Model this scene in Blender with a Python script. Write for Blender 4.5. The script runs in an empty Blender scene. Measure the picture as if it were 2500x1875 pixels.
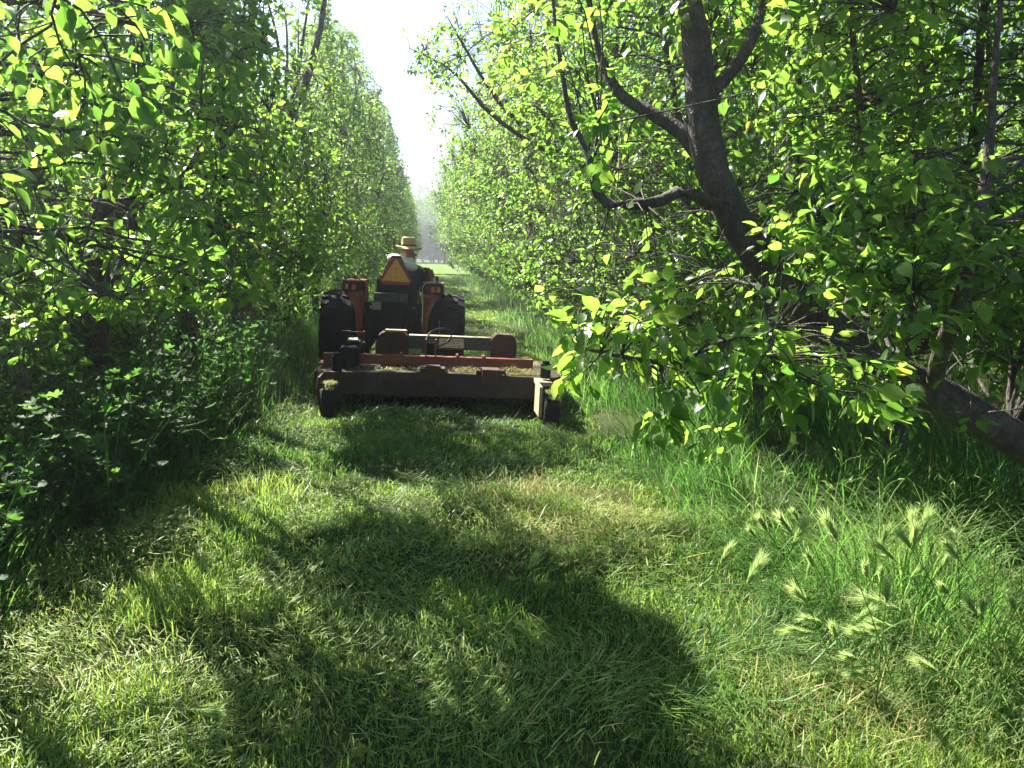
import bpy, bmesh, math, random
import numpy as np
from mathutils import Vector, Matrix

# ------------------------------------------------------------------ camera, sky, sun, exposure
scene = bpy.context.scene
COL = scene.collection
CAM_H, FPX = 1.55, 1962.0
RO, PI_, YA = math.radians(1.0), math.radians(9.03), math.radians(5.72)
_f = np.array([math.sin(YA) * math.cos(PI_), math.cos(YA) * math.cos(PI_), -math.sin(PI_)])
_r = np.array([math.cos(YA), -math.sin(YA), 0.0])
_u = np.cross(_r, _f)
_R = _r * math.cos(RO) + _u * math.sin(RO)
_U = _u * math.cos(RO) - _r * math.sin(RO)
_C = np.array([0.0, 0.0, CAM_H])


def ray(x, y):
    return _f * FPX + _R * (x - 1250) + _U * (937.5 - y)


def at(x, y, Y):
    d = ray(x, y)
    return _C + d * (Y / d[1])


def gr(x, y, z=0.0):
    d = ray(x, y)
    return _C + d * ((z - CAM_H) / d[2])


def pr(P):
    q = np.asarray(P) - _C
    w = np.maximum(q @ _f, 1e-3)
    return 1250 + FPX * (q @ _R) / w, 937.5 - FPX * (q @ _U) / w


cd = bpy.data.cameras.new("camera")
cam = bpy.data.objects.new("camera", cd)
COL.objects.link(cam)
M = Matrix(((_R[0], _U[0], -_f[0], 0), (_R[1], _U[1], -_f[1], 0), (_R[2], _U[2], -_f[2], CAM_H), (0, 0, 0, 1)))
cam.matrix_world = M
cd.sensor_width = 36.0
cd.lens = 36.0 * FPX / 2500.0
cd.clip_start, cd.clip_end = 0.05, 3000.0
scene.camera = cam

HAZE = 0.003
SUN_AZ, SUN_EL = math.radians(-38.0), math.radians(44.0)   # azimuth measured from the row (+Y) towards +X
SUN = np.array([math.sin(SUN_AZ) * math.cos(SUN_EL), math.cos(SUN_AZ) * math.cos(SUN_EL), math.sin(SUN_EL)])
world = bpy.data.worlds.new("World")
scene.world = world
world.use_nodes = True
wn = world.node_tree
bg = wn.nodes["Background"]
sky = wn.nodes.new("ShaderNodeTexSky")
sky.sky_type = 'NISHITA'
sky.sun_disc = False
sky.sun_elevation = SUN_EL
sky.sun_rotation = SUN_AZ
sky.air_density, sky.dust_density, sky.ozone_density = 1.0, .5, 1.5
wn.links.new(sky.outputs[0], bg.inputs[0])
bg.inputs[1].default_value = 0.05
sl = bpy.data.lights.new("sun", 'SUN')
sl.energy = 5.0
sl.angle = math.radians(0.53)
sl.color = (1.0, 0.95, 0.84)
so = bpy.data.objects.new("sun", sl)
COL.objects.link(so)
so.rotation_euler = Vector(-SUN).to_track_quat('-Z', 'Y').to_euler()
scene.view_settings.view_transform = 'Standard'
scene.view_settings.look = 'None'
scene.view_settings.exposure = 2.25
scene.view_settings.gamma = 1.0
cy = scene.cycles
cy.max_bounces, cy.diffuse_bounces, cy.glossy_bounces, cy.transmission_bounces = 8, 5, 3, 5
cy.volume_bounces = 0
cy.sample_clamp_indirect = 6.0
cy.caustics_reflective = cy.caustics_refractive = False

# ------------------------------------------------------------------ small tools
rng = np.random.default_rng(7)


def tag(o, label=None, cat=None, group=None, kind=None):
    if label: o['label'] = label
    if cat: o['category'] = cat
    if group: o['group'] = group
    if kind: o['kind'] = kind
    return o


def empty(name, loc=(0, 0, 0), rot=(0, 0, 0)):
    o = bpy.data.objects.new(name, None)
    o.empty_display_size = 0.1
    o.location = loc
    o.rotation_euler = rot
    COL.objects.link(o)
    return o


def link(name, me, mat=None, parent=None):
    o = bpy.data.objects.new(name, me)
    if mat is not None and len(me.materials) == 0:
        me.materials.append(mat)
    COL.objects.link(o)
    if parent is not None:
        o.parent = parent
    return o


def np_mesh(name, V, polys, tint=None, smooth=False, mat_ids=None):
    """V (n,3); polys: list of (m,k) index arrays"""
    me = bpy.data.meshes.new(name)
    V = np.asarray(V, dtype=np.float32)
    polys = [np.asarray(p, dtype=np.int32) for p in polys if len(p)]
    loops = np.concatenate([p.ravel() for p in polys])
    sizes = np.concatenate([np.full(len(p), p.shape[1], np.int32) for p in polys])
    starts = np.concatenate(([0], np.cumsum(sizes)[:-1])).astype(np.int32)
    me.vertices.add(len(V))
    me.vertices.foreach_set("co", V.ravel())
    me.loops.add(len(loops))
    me.loops.foreach_set("vertex_index", loops)
    me.polygons.add(len(sizes))
    me.polygons.foreach_set("loop_start", starts)
    me.polygons.foreach_set("loop_total", sizes)
    if smooth:
        me.polygons.foreach_set("use_smooth", np.ones(len(sizes), dtype=bool))
    if tint is not None:
        a = me.attributes.new("tint", 'FLOAT', 'POINT')
        a.data.foreach_set("value", np.asarray(tint, dtype=np.float32))
    me.update(calc_edges=True)
    return me


class Geo:
    def __init__(s):
        s.V, s.T, s.P, s.n = [], [], {}, 0

    def add(s, V, polys, tint=None):
        V = np.asarray(V, dtype=np.float32).reshape(-1, 3)
        s.V.append(V)
        s.T.append(np.full(len(V), 0.5, np.float32) if tint is None else np.asarray(tint, np.float32))
        for p in polys:
            p = np.asarray(p)
            if len(p):
                s.P.setdefault(p.shape[1], []).append(p + s.n)
        s.n += len(V)

    def mesh(s, name, smooth=False):
        return np_mesh(name, np.concatenate(s.V), [np.concatenate(v) for v in s.P.values()], np.concatenate(s.T), smooth)

    def obj(s, name, mat, parent=None, smooth=False):
        return link(name, s.mesh(name, smooth), mat, parent)


def unit(v):
    return v / np.maximum(np.linalg.norm(v, axis=-1, keepdims=True), 1e-9)


_perm = np.random.default_rng(99).random(4096)


def vnoise(P, scale=1.0, seed=0):
    Q = np.asarray(P, dtype=float) * scale + seed * 17.31
    if Q.shape[-1] == 2:
        Q = np.concatenate([Q, np.zeros(Q.shape[:-1] + (1,))], -1)
    i = np.floor(Q).astype(int)
    f = Q - i
    f = f * f * (3 - 2 * f)
    out = 0
    for dx in (0, 1):
        for dy in (0, 1):
            for dz in (0, 1):
                h = ((i[..., 0] + dx) * 73856093 ^ (i[..., 1] + dy) * 19349663 ^ (i[..., 2] + dz) * 83492791) & 4095
                w = (f[..., 0] if dx else 1 - f[..., 0]) * (f[..., 1] if dy else 1 - f[..., 1]) * (f[..., 2] if dz else 1 - f[..., 2])
                out = out + w * _perm[h]
    return out


def gz(x, y):
    x = np.asarray(x, dtype=float)
    y = np.asarray(y, dtype=float)
    P = np.stack([x, y], -1)
    near = np.clip(1 - (np.abs(x) - 4) / 4, 0, 1)
    return (-0.028 * np.clip(x, -2, 2) + (0.09 * (vnoise(P, 0.9, 3) - .5) + 0.07 * (vnoise(P, 2.6, 5) - .5)) * near)


def tubes(P, Rr, S=6):
    """P (M,K,3) Rr (M,K) -> verts, quads"""
    P = np.asarray(P, float)
    Rr = np.asarray(Rr, float)
    Mn, K, _ = P.shape
    T = np.empty_like(P)
    T[:, 1:-1] = P[:, 2:] - P[:, :-2]
    T[:, 0] = P[:, 1] - P[:, 0]
    T[:, -1] = P[:, -1] - P[:, -2]
    T = unit(T)
    d = unit(P[:, -1] - P[:, 0])
    ref = np.where(np.abs(d[:, 2:3]) > .75, np.array([[1., 0.13, 0]]), np.array([[0.05, 0.1, 1.]]))
    ref = np.repeat(ref[:, None], K, 1)
    A = unit(np.cross(T, ref))
    B = np.cross(T, A)
    ang = np.arange(S) * 2 * np.pi / S
    V = P[:, :, None] + Rr[:, :, None, None] * (np.cos(ang)[None, None, :, None] * A[:, :, None] + np.sin(ang)[None, None, :, None] * B[:, :, None])
    k = np.arange(K - 1)[:, None]
    s = np.arange(S)[None]
    q = np.stack([k * S + s, k * S + (s + 1) % S, (k + 1) * S + (s + 1) % S, (k + 1) * S + s], -1).reshape(-1, 4)
    Q = (np.arange(Mn)[:, None, None] * K * S + q[None]).reshape(-1, 4)
    return V.reshape(-1, 3), Q


def smooth_path(pts, rad, n=24):
    pts = np.asarray(pts, float)
    rad = np.asarray(rad, float)
    t = np.concatenate(([0], np.cumsum(np.linalg.norm(np.diff(pts, axis=0), axis=1))))
    t /= t[-1]
    s = np.linspace(0, 1, n)
    # Catmull-Rom through numpy: hermite with finite-difference tangents
    m = np.gradient(pts, t, axis=0)
    idx = np.clip(np.searchsorted(t, s, side='right') - 1, 0, len(t) - 2)
    h = (t[idx + 1] - t[idx])[:, None]
    x = ((s - t[idx]) / (t[idx + 1] - t[idx]))[:, None]
    p = (2 * x**3 - 3 * x**2 + 1) * pts[idx] + (x**3 - 2 * x**2 + x) * h * m[idx] + (-2 * x**3 + 3 * x**2) * pts[idx + 1] + (x**3 - x**2) * h * m[idx + 1]
    return p, np.interp(s, t, rad)


# ------------------------------------------------------------------ materials
def mat(name):
    m = bpy.data.materials.new(name)
    m.use_nodes = True
    nt = m.node_tree
    return m, nt, nt.nodes["Principled BSDF"], nt.nodes["Material Output"]


def ramp(nt, fac, stops):
    r = nt.nodes.new("ShaderNodeValToRGB")
    while len(r.color_ramp.elements) < len(stops):
        r.color_ramp.elements.new(0.5)
    for e, (p, c) in zip(r.color_ramp.elements, stops):
        e.position = p
        e.color = (c[0], c[1], c[2], 1)
    if fac is not None:
        nt.links.new(fac, r.inputs[0])
    return r


def noise(nt, scale, detail=4, rough=.6, coord='Object'):
    tc = nt.nodes.new("ShaderNodeTexCoord")
    n = nt.nodes.new("ShaderNodeTexNoise")
    n.inputs["Scale"].default_value = scale
    n.inputs["Detail"].default_value = detail
    n.inputs["Roughness"].default_value = rough
    nt.links.new(tc.outputs[coord], n.inputs["Vector"])
    return n


def leafy(name, stops, tstops, trans=.55, rough=.35, spec=.5):
    m, nt, b, out = mat(name)
    at_ = nt.nodes.new("ShaderNodeAttribute")
    at_.attribute_name = "tint"
    r1 = ramp(nt, at_.outputs["Fac"], stops)
    r2 = ramp(nt, at_.outputs["Fac"], tstops)
    nt.links.new(r1.outputs[0], b.inputs["Base Color"])
    b.inputs["Roughness"].default_value = rough
    b.inputs["Specular IOR Level"].default_value = spec
    t = nt.nodes.new("ShaderNodeBsdfTranslucent")
    nt.links.new(r2.outputs[0], t.inputs["Color"])
    mx = nt.nodes.new("ShaderNodeMixShader")
    mx.inputs[0].default_value = trans
    nt.links.new(b.outputs[0], mx.inputs[1])
    nt.links.new(t.outputs[0], mx.inputs[2])
    nt.links.new(mx.outputs[0], out.inputs["Surface"])
    return m


M_LEAF = leafy("pear_leaf",
               [(0, (.022, .065, .016)), (.5, (.040, .090, .022)), (.85, (.078, .135, .030)), (1, (.16, .17, .03))],
               [(0, (.13, .32, .04)), (.5, (.26, .47, .06)), (.85, (.44, .62, .09)), (1, (.56, .55, .08))], .61, .35, .45)
M_GRASS = leafy("grass_blade",
                [(0, (.022, .078, .016)), (.4, (.068, .140, .026)), (.75, (.155, .225, .042)), (1, (.32, .28, .10))],
                [(0, (.08, .28, .04)), (.4, (.26, .46, .065)), (.75, (.48, .62, .12)), (1, (.55, .48, .18))], .45, .42, .4)
M_TALL = leafy("tall_grass_blade",
               [(0, (.028, .078, .020)), (.5, (.070, .142, .034)), (.8, (.17, .25, .085)), (1, (.34, .31, .14))],
               [(0, (.08, .25, .04)), (.5, (.18, .42, .07)), (.8, (.34, .50, .12)), (1, (.5, .45, .2))], .45, .55, .15)
M_HEAD = leafy("seed_head", [(0, (.16, .30, .07)), (.5, (.33, .50, .17)), (1, (.46, .58, .27))],
               [(0, (.35, .50, .14)), (.5, (.52, .66, .22)), (1, (.66, .72, .34))], .5, .5, .3)
M_STRAW = leafy("cut_straw", [(0, (.07, .15, .03)), (.4, (.20, .28, .06)), (.7, (.36, .33, .11)), (1, (.40, .32, .15))],
                [(0, (.14, .30, .05)), (.4, (.28, .38, .09)), (.7, (.42, .36, .15)), (1, (.45, .36, .18))], .35, .5, .3)
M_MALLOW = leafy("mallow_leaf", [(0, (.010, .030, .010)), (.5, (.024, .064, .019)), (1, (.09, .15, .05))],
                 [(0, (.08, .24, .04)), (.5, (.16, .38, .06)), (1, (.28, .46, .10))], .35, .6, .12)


def bark_mat():
    m, nt, b, out = mat("pear_bark")
    n1 = noise(nt, 9, 6, .65)
    tc = nt.nodes.new("ShaderNodeTexCoord")
    mp = nt.nodes.new("ShaderNodeMapping")
    mp.inputs["Scale"].default_value = (1, 1, .42)
    nt.links.new(tc.outputs["Object"], mp.inputs["Vector"])
    v = nt.nodes.new("ShaderNodeTexVoronoi")
    v.feature = 'DISTANCE_TO_EDGE'
    v.inputs["Scale"].default_value = 34
    nd = nt.nodes.new("ShaderNodeTexNoise")
    nd.inputs["Scale"].default_value = 11
    nd.inputs["Detail"].default_value = 4
    nt.links.new(tc.outputs["Object"], nd.inputs["Vector"])
    va = nt.nodes.new("ShaderNodeVectorMath")
    va.operation = 'MULTIPLY_ADD'
    va.inputs[1].default_value = (.09, .09, .09)
    nt.links.new(nd.outputs["Color"], va.inputs[0])
    nt.links.new(mp.outputs[0], va.inputs[2])
    nt.links.new(va.outputs[0], v.inputs["Vector"])
    r = ramp(nt, n1.outputs[0], [(.3, (.030, .023, .019)), (.5, (.062, .049, .040)), (.64, (.10, .084, .068)), (.74, (.15, .15, .12))])
    rc = ramp(nt, v.outputs["Distance"], [(0, (.5, .5, .5)), (.16, (1, 1, 1))])
    mx = nt.nodes.new("ShaderNodeMix")
    mx.data_type = 'RGBA'
    mx.blend_type = 'MULTIPLY'
    mx.inputs[0].default_value = .8
    nt.links.new(r.outputs[0], mx.inputs[6])
    nt.links.new(rc.outputs[0], mx.inputs[7])
    nt.links.new(mx.outputs[2], b.inputs["Base Color"])
    b.inputs["Roughness"].default_value = .85
    bp = nt.nodes.new("ShaderNodeBump")
    bp.inputs["Strength"].default_value = .7
    bp.inputs["Distance"].default_value = .012
    ad = nt.nodes.new("ShaderNodeMath")
    nt.links.new(rc.outputs[0], ad.inputs[0])
    nt.links.new(n1.outputs[0], ad.inputs[1])
    nt.links.new(ad.outputs[0], bp.inputs["Height"])
    nt.links.new(bp.outputs[0], b.inputs["Normal"])
    return m


M_BARK = bark_mat()


def ground_mat():
    m, nt, b, out = mat("orchard_soil")
    n1 = noise(nt, 2.2, 8, .7)
    n2 = noise(nt, 40, 6, .7)
    r1 = ramp(nt, n1.outputs[0], [(.35, (.030, .055, .016)), (.55, (.060, .080, .025)), (.72, (.10, .085, .045))])
    r2 = ramp(nt, n2.outputs[0], [(.3, (.45, .45, .45)), (.7, (1.2, 1.2, 1.2))])
    mx = nt.nodes.new("ShaderNodeMix")
    mx.data_type = 'RGBA'
    mx.blend_type = 'MULTIPLY'
    mx.inputs[0].default_value = 1
    nt.links.new(r1.outputs[0], mx.inputs[6])
    nt.links.new(r2.outputs[0], mx.inputs[7])
    nt.links.new(mx.outputs[2], b.inputs["Base Color"])
    b.inputs["Roughness"].default_value = .95
    b.inputs["Specular IOR Level"].default_value = .1
    bp = nt.nodes.new("ShaderNodeBump")
    bp.inputs["Distance"].default_value = .02
    nt.links.new(n2.outputs[0], bp.inputs["Height"])
    nt.links.new(bp.outputs[0], b.inputs["Normal"])
    return m


def field_mat():
    m, nt, b, out = mat("open_field_grass")
    n1 = noise(nt, .6, 8, .75)
    r1 = ramp(nt, n1.outputs[0], [(.3, (.075, .14, .014)), (.7, (.12, .19, .022))])
    nt.links.new(r1.outputs[0], b.inputs["Base Color"])
    b.inputs["Roughness"].default_value = .9
    b.inputs["Specular IOR Level"].default_value = .1
    return m


def paint(name, c1, c2, c3=None, rough=.5, metal=0.0, scale=6.0, dirt=(.14, .10, .06), dirt_at=.62, spec=.4):
    m, nt, b, out = mat(name)
    n1 = noise(nt, scale, 6, .65)
    st = [(.3, c1), (.55, c2), (dirt_at, c2), (min(dirt_at + .14, .98), c3 or dirt)]
    r = ramp(nt, n1.outputs[0], st)
    nt.links.new(r.outputs[0], b.inputs["Base Color"])
    n2 = noise(nt, scale * 7, 4, .6)
    rr = ramp(nt, n2.outputs[0], [(.3, (rough * .8,) * 3), (.7, (min(1, rough * 1.3),) * 3)])
    nt.links.new(rr.outputs[0], b.inputs["Roughness"])
    b.inputs["Metallic"].default_value = metal
    b.inputs["Specular IOR Level"].default_value = spec
    bp = nt.nodes.new("ShaderNodeBump")
    bp.inputs["Strength"].default_value = .25
    bp.inputs["Distance"].default_value = .003
    nt.links.new(n2.outputs[0], bp.inputs["Height"])
    nt.links.new(bp.outputs[0], b.inputs["Normal"])
    return m


M_RED = paint("faded_red_paint", (.14, .036, .024), (.19, .050, .032), (.17, .10, .06), .55, 0, 5)
M_DECK = paint("rusty_deck_paint", (.022, .014, .010), (.038, .019, .013), (.055, .042, .027), .65, 0, 7, dirt_at=.52)
M_RUST = paint("rusty_brown_cover", (.042, .017, .011), (.068, .026, .016), (.10, .075, .045), .7, 0, 9)
M_ORANGE = paint("tractor_orange_paint", (.19, .036, .012), (.24, .048, .014), (.30, .14, .06), .38, 0, 6, dirt_at=.6)
M_SIGNO = paint("sign_orange_sheet", (.82, .35, .06), (.86, .40, .075), (.62, .25, .05), .5, 0, 12, dirt_at=.66)
M_SIGNR = paint("sign_red_border", (.33, .035, .02), (.40, .05, .03), (.24, .06, .04), .5, 0, 12)
M_BLACK = paint("black_plastic", (.008, .009, .009), (.013, .014, .014), (.03, .027, .02), .6, 0, 10, spec=.2)
M_RUBBER = paint("tyre_rubber", (.008, .009, .010), (.014, .014, .014), (.03, .028, .022), .8, 0, 7, dirt_at=.6, spec=.2)
M_STEEL = paint("dull_steel", (.22, .21, .19), (.32, .31, .28), (.18, .13, .09), .4, .6, 12)
M_DUSTG = paint("dusty_dark_green_paint", (.030, .050, .042), (.045, .066, .055), (.14, .13, .09), .55, 0, 8, dirt_at=.6)
M_DUST = paint("dusty_tan_metal", (.30, .24, .15), (.38, .30, .19), (.2, .15, .09), .8, 0, 14)
M_LENS_R = paint("red_lamp_lens", (.42, .015, .015), (.5, .02, .02), (.38, .02, .02), .18, 0, 10, spec=.6)
M_LENS_A = paint("amber_lamp_lens", (.45, .14, .02), (.5, .17, .03), (.4, .14, .03), .2, 0, 10, spec=.6)
M_LENS_C = paint("clear_lamp_lens", (.16, .16, .12), (.2, .2, .16), (.14, .13, .10), .12, 0, 10, spec=.7)
M_PLATE = paint("cream_plate", (.52, .50, .38), (.60, .57, .44), (.40, .36, .26), .5, 0, 14)
M_INK = paint("dark_lettering", (.03, .03, .03), (.04, .04, .04), (.05, .05, .05), .6)
M_HAT = paint("straw_hat", (.46, .31, .15), (.58, .42, .22), (.38, .25, .12), .8, 0, 30)
M_HATBAND = paint("hat_band", (.10, .06, .03), (.13, .08, .04), (.1, .06, .03), .8, 0, 20)
M_SKIN = paint("tanned_skin", (.30, .16, .10), (.36, .20, .13), (.30, .16, .10), .55, 0, 14)
M_NAVY = paint("navy_cloth", (.012, .018, .034), (.020, .028, .050), (.03, .034, .05), .9, 0, 16)
M_WHITE = paint("white_cloth", (.66, .67, .68), (.76, .77, .78), (.6, .6, .6), .9, 0, 10)
M_DENIM = paint("dark_trousers", (.025, .03, .045), (.04, .046, .06), (.05, .05, .055), .9, 0, 12)

# ------------------------------------------------------------------ ground, field
xs = np.unique(np.concatenate([np.linspace(-390, -12, 12), np.linspace(-12, -5, 15), np.linspace(-5, 5, 81), np.linspace(5, 12, 15), np.linspace(12, 390, 12)]))
ys = np.unique(np.concatenate([np.linspace(-60, -4, 8), np.linspace(-4, 16, 161), np.linspace(16, 70, 60), np.linspace(70, 620, 14)]))
X, Y = np.meshgrid(xs, ys)
V = np.stack([X, Y, gz(X, Y)], -1).reshape(-1, 3)
nx, ny = len(xs), len(ys)
ii = (np.arange(ny - 1)[:, None] * nx + np.arange(nx - 1)[None]).ravel()
g = link("ground", np_mesh("ground", V, [np.stack([ii, ii + 1, ii + nx + 1, ii + nx], -1)], smooth=True), ground_mat())
tag(g, "brown and green orchard soil under the mown grass", "ground", kind="structure")
V = np.array([[-380, 64, .09], [380, 64, .09], [380, 172, .12], [-380, 172, .12]])
fo = link("field", np_mesh("field", V, [np.array([[0, 1, 2, 3]])]), field_mat())
tag(fo, "bright open green field beyond the end of the tree rows", "field", kind="structure")

# ------------------------------------------------------------------ leaves
_lt = np.array([  # u, v, w
    (-.42, 0, .05), (0, -.012, 0), (0, .012, 0),
    (.02, 0, 0),
    (.22, -.29, .055), (.22, 0, -.005), (.22, .29, .055),
    (.50, -.35, .03), (.50, 0, -.05), (.50, .35, .03),
    (.78, -.20, -.07), (.78, 0, -.12), (.78, .20, -.07),
    (1.0, 0, -.22)])
_lf = np.array([(0, 1, 2), (3, 5, 4), (3, 6, 5), (4, 5, 8), (4, 8, 7), (5, 6, 9), (5, 9, 8), (7, 8, 11), (7, 11, 10), (8, 9, 12), (8, 12, 11), (10, 11, 13), (11, 12, 13)])
_ft = np.array([(0, 0, 0), (.4, -.33, .03), (.45, 0, -.05), (.4, .33, .03), (1, 0, -.18)])
_ff = np.array([(0, 2, 1), (0, 3, 2), (1, 2, 4), (2, 3, 4)])


def leaf_geo(P, D, N, size, tint, near=True, wmul=1.0):
    tpl, fc = (_lt, _lf) if near else (_ft, _ff)
    D = unit(D)
    Rt = unit(np.cross(D, N))
    N = np.cross(Rt, D)
    n = len(P)
    sz = size[:, None, None]
    bend = rng.normal(1.1, .9, (n, 1, 1))
    wid = wmul * rng.uniform(.62, 1.15, (n, 1, 1))
    V = P[:, None] + sz * (tpl[None, :, 0:1] * D[:, None] + tpl[None, :, 1:2] * wid * Rt[:, None] + tpl[None, :, 2:3] * bend * N[:, None])
    Fc = (np.arange(n)[:, None, None] * len(tpl) + fc[None]).reshape(-1, 3)
    return V.reshape(-1, 3), Fc, np.repeat(tint, len(tpl))


def rosettes(Cp, Cd, per, size, near, clump_seed=0, spread=.05, keep=None):
    """clusters -> leaves.  Cp (n,3), Cd twig directions"""
    n = len(Cp)
    k = rng.integers(max(per - 2, 2), per + 3, n)
    idx = np.repeat(np.arange(n), k)
    m = len(idx)
    d = unit(Cd[idx] * .5 + rng.normal(0, 1, (m, 3)) * np.array([1, 1, .75]) + np.array([0, 0, .05]))
    P = Cp[idx] + d * rng.uniform(.02, spread, (m, 1)) + Cd[idx] * rng.uniform(-.07, .03, (m, 1))
    d = unit(d + np.array([0, 0, -.28]))
    nr = unit(np.array([-.15, .1, 1.0]) + rng.normal(0, .55, (m, 3)))
    s = size * rng.uniform(.45, 1.3, m)
    if keep is not None:
        kp = keep(P)
        P, d, nr, s, idx = P[kp], d[kp], nr[kp], s[kp], idx[kp]
    t = np.clip(.42 + .5 * (vnoise(P, 1.3, clump_seed) - .5) + rng.normal(0, .16, len(P)), 0, .97)
    t = np.where(rng.random(len(P)) < .006, 1.0, t)
    return leaf_geo(P, d, nr, s, t, near)


def crown_points(n, zlo, zhi, rxn, rxp, ry, prof, seed, thr=.44, nscale=1.1):
    out = []
    tot = 0
    zt = np.linspace(0, 1, len(prof))
    while tot < n:
        p = rng.uniform(-1, 1, (n * 2, 3))
        t = (p[:, 2] + 1) / 2
        r = np.interp(t, zt, prof)
        rx = np.where(p[:, 0] < 0, rxn, rxp)
        q2 = p[:, 0]**2 + p[:, 1]**2
        # irregular outline
        ang = np.stack([np.cos(np.arctan2(p[:, 1], p[:, 0])), np.sin(np.arctan2(p[:, 1], p[:, 0])), t * 3], -1)
        edge = .62 + .6 * vnoise(ang, 1.7, seed)
        W = np.stack([p[:, 0] * rx * r, p[:, 1] * ry * r, zlo + t * (zhi - zlo)], -1)
        ok = (q2 < edge**2) & (rng.random(len(p)) < np.clip(.2 + .9 * q2, 0, 1))
        nz = .65 * vnoise(W, nscale, seed + 1) + .35 * vnoise(W, nscale * 2.3, seed + 2)
        ok &= (nz > thr) | (rng.random(len(p)) < .12)
        W = W[ok]
        out.append(W)
        tot += len(W)
    return np.concatenate(out)[:n]


def bez(a, c, b, K):
    t = np.linspace(0, 1, K)[None, :, None]
    return (1 - t)**2 * a[:, None] + 2 * t * (1 - t) * c[:, None] + t**2 * b[:, None]


def nearest(A, P, down=.6):
    """for every A the index of the P with least distance, preferring lower P"""
    best = np.empty(len(A), int)
    for s in range(0, len(A), 400):
        a = A[s:s + 400]
        d = np.linalg.norm(a[:, None] - P[None], axis=2) + down * np.maximum(0, P[None, :, 2] - a[:, None, 2])
        best[s:s + 400] = d.argmin(1)
    return best


def wood_and_leaves(limbs, clusters, nb, per, leaf, near, seed, keep=None, limb_sides=10, maxtwig=1.1, min_leaf_z=None):
    """limbs: list of (pts,radii).  Returns wood Geo, crown Geo"""
    w, c = Geo(), Geo()
    if keep is not None:
        clusters = clusters[keep(clusters)]
    LP, LR = [], []
    for pts, rad in limbs:
        n = 26
        p, r = smooth_path(pts, rad, n)
        if near:   # knotty irregular bark
            r = r * (1 + .16 * (vnoise(p, 5, seed) - .5) + .14 * (vnoise(p, 14, seed + 4) - .5))
        p = p + (np.stack([vnoise(p, 2.5, seed + 11), vnoise(p, 2.5, seed + 12), np.full(n, .5)], -1) - .5) * .05 * np.linspace(0, 1, n)[:, None]
        v, q = tubes(p[None], r[None], limb_sides)
        w.add(v, [q])
        LP.append(p[6:] if len(p) > 10 else p)
        LR.append(r[6:] if len(p) > 10 else r)
    LP, LR = np.concatenate(LP), np.concatenate(LR)
    # branches to a spread-out subset of the clusters
    nb = min(nb, len(clusters))
    sel = rng.choice(len(clusters), nb, replace=False)
    B = clusters[sel]
    i = nearest(B, LP)
    okb = np.linalg.norm(B - LP[i], axis=1) < 1.9
    B, i = B[okb], i[okb]
    a = LP[i]
    dist = np.linalg.norm(B - a, axis=1)
    ctrl = a + (B - a) * .45 + np.array([0, 0, 1]) * (.18 * dist)[:, None] + rng.normal(0, .10, B.shape) * dist[:, None]
    bp = bez(a, ctrl, B, 8)
    wig = np.stack([vnoise(bp, 6, seed + k) for k in (21, 22, 23)], -1) - .5
    bp = bp + wig * .09 * np.sin(np.linspace(0, np.pi, 8))[None, :, None]
    r0 = np.minimum(LR[i] * .5, .005 + .0065 * dist)
    br = r0[:, None] * np.linspace(1, .3, 8)[None]
    v, q = tubes(bp, np.maximum(br, .002), 6 if near else 4)
    w.add(v, [q])
    BP = np.concatenate([bp[:, 2:].reshape(-1, 3), LP])
    # twigs
    j = nearest(clusters, BP, .3)
    a = BP[j]
    d = np.linalg.norm(clusters - a, axis=1)
    ok = d < maxtwig
    C2, a, d = clusters[ok], a[ok], d[ok]
    ctrl = a + (C2 - a) * .5 + np.array([0, 0, 1]) * (.15 * d)[:, None] + rng.normal(0, .12, C2.shape) * d[:, None]
    tp = bez(a, ctrl, C2, 4)
    v, q = tubes(tp, np.repeat(np.array([[.0042, .0035, .0028, .002]]) * (1 if near else 1.3), len(tp), 0), 4 if near else 3)
    w.add(v, [q])
    Cd = unit(tp[:, 3] - tp[:, 2])
    V, Fc, t = rosettes(C2, Cd, per, leaf, near, seed + 5, keep=keep)
    c.add(V, [Fc], t)
    # leaves along the branches too
    mid = bp[:, 3:7].reshape(-1, 3)
    sel = rng.random(len(mid)) < .6
    V, Fc, t = rosettes(mid[sel], unit(rng.normal(0, 1, (sel.sum(), 3))), max(per - 2, 3), leaf * .9, near, seed + 5, keep=keep)
    c.add(V, [Fc], t)
    return w, c


def finish_tree(name, base, w, c, smooth=True):
    """geometry is given in world space around base"""
    root = empty(name, base)
    for v in w.V: v -= np.asarray(base, np.float32)
    for v in c.V: v -= np.asarray(base, np.float32)
    w.obj("trunk", M_BARK, root, True)
    c.obj("crown", M_LEAF, root, smooth)
    return root


def copy_tree(root, loc, rz, sc):
    r = root.copy()
    COL.objects.link(r)
    r.location = loc
    r.rotation_euler = (0, 0, rz)
    r.scale = sc
    for ch in root.children:
        k = ch.copy()
        COL.objects.link(k)
        k.parent = r
    return r


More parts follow.
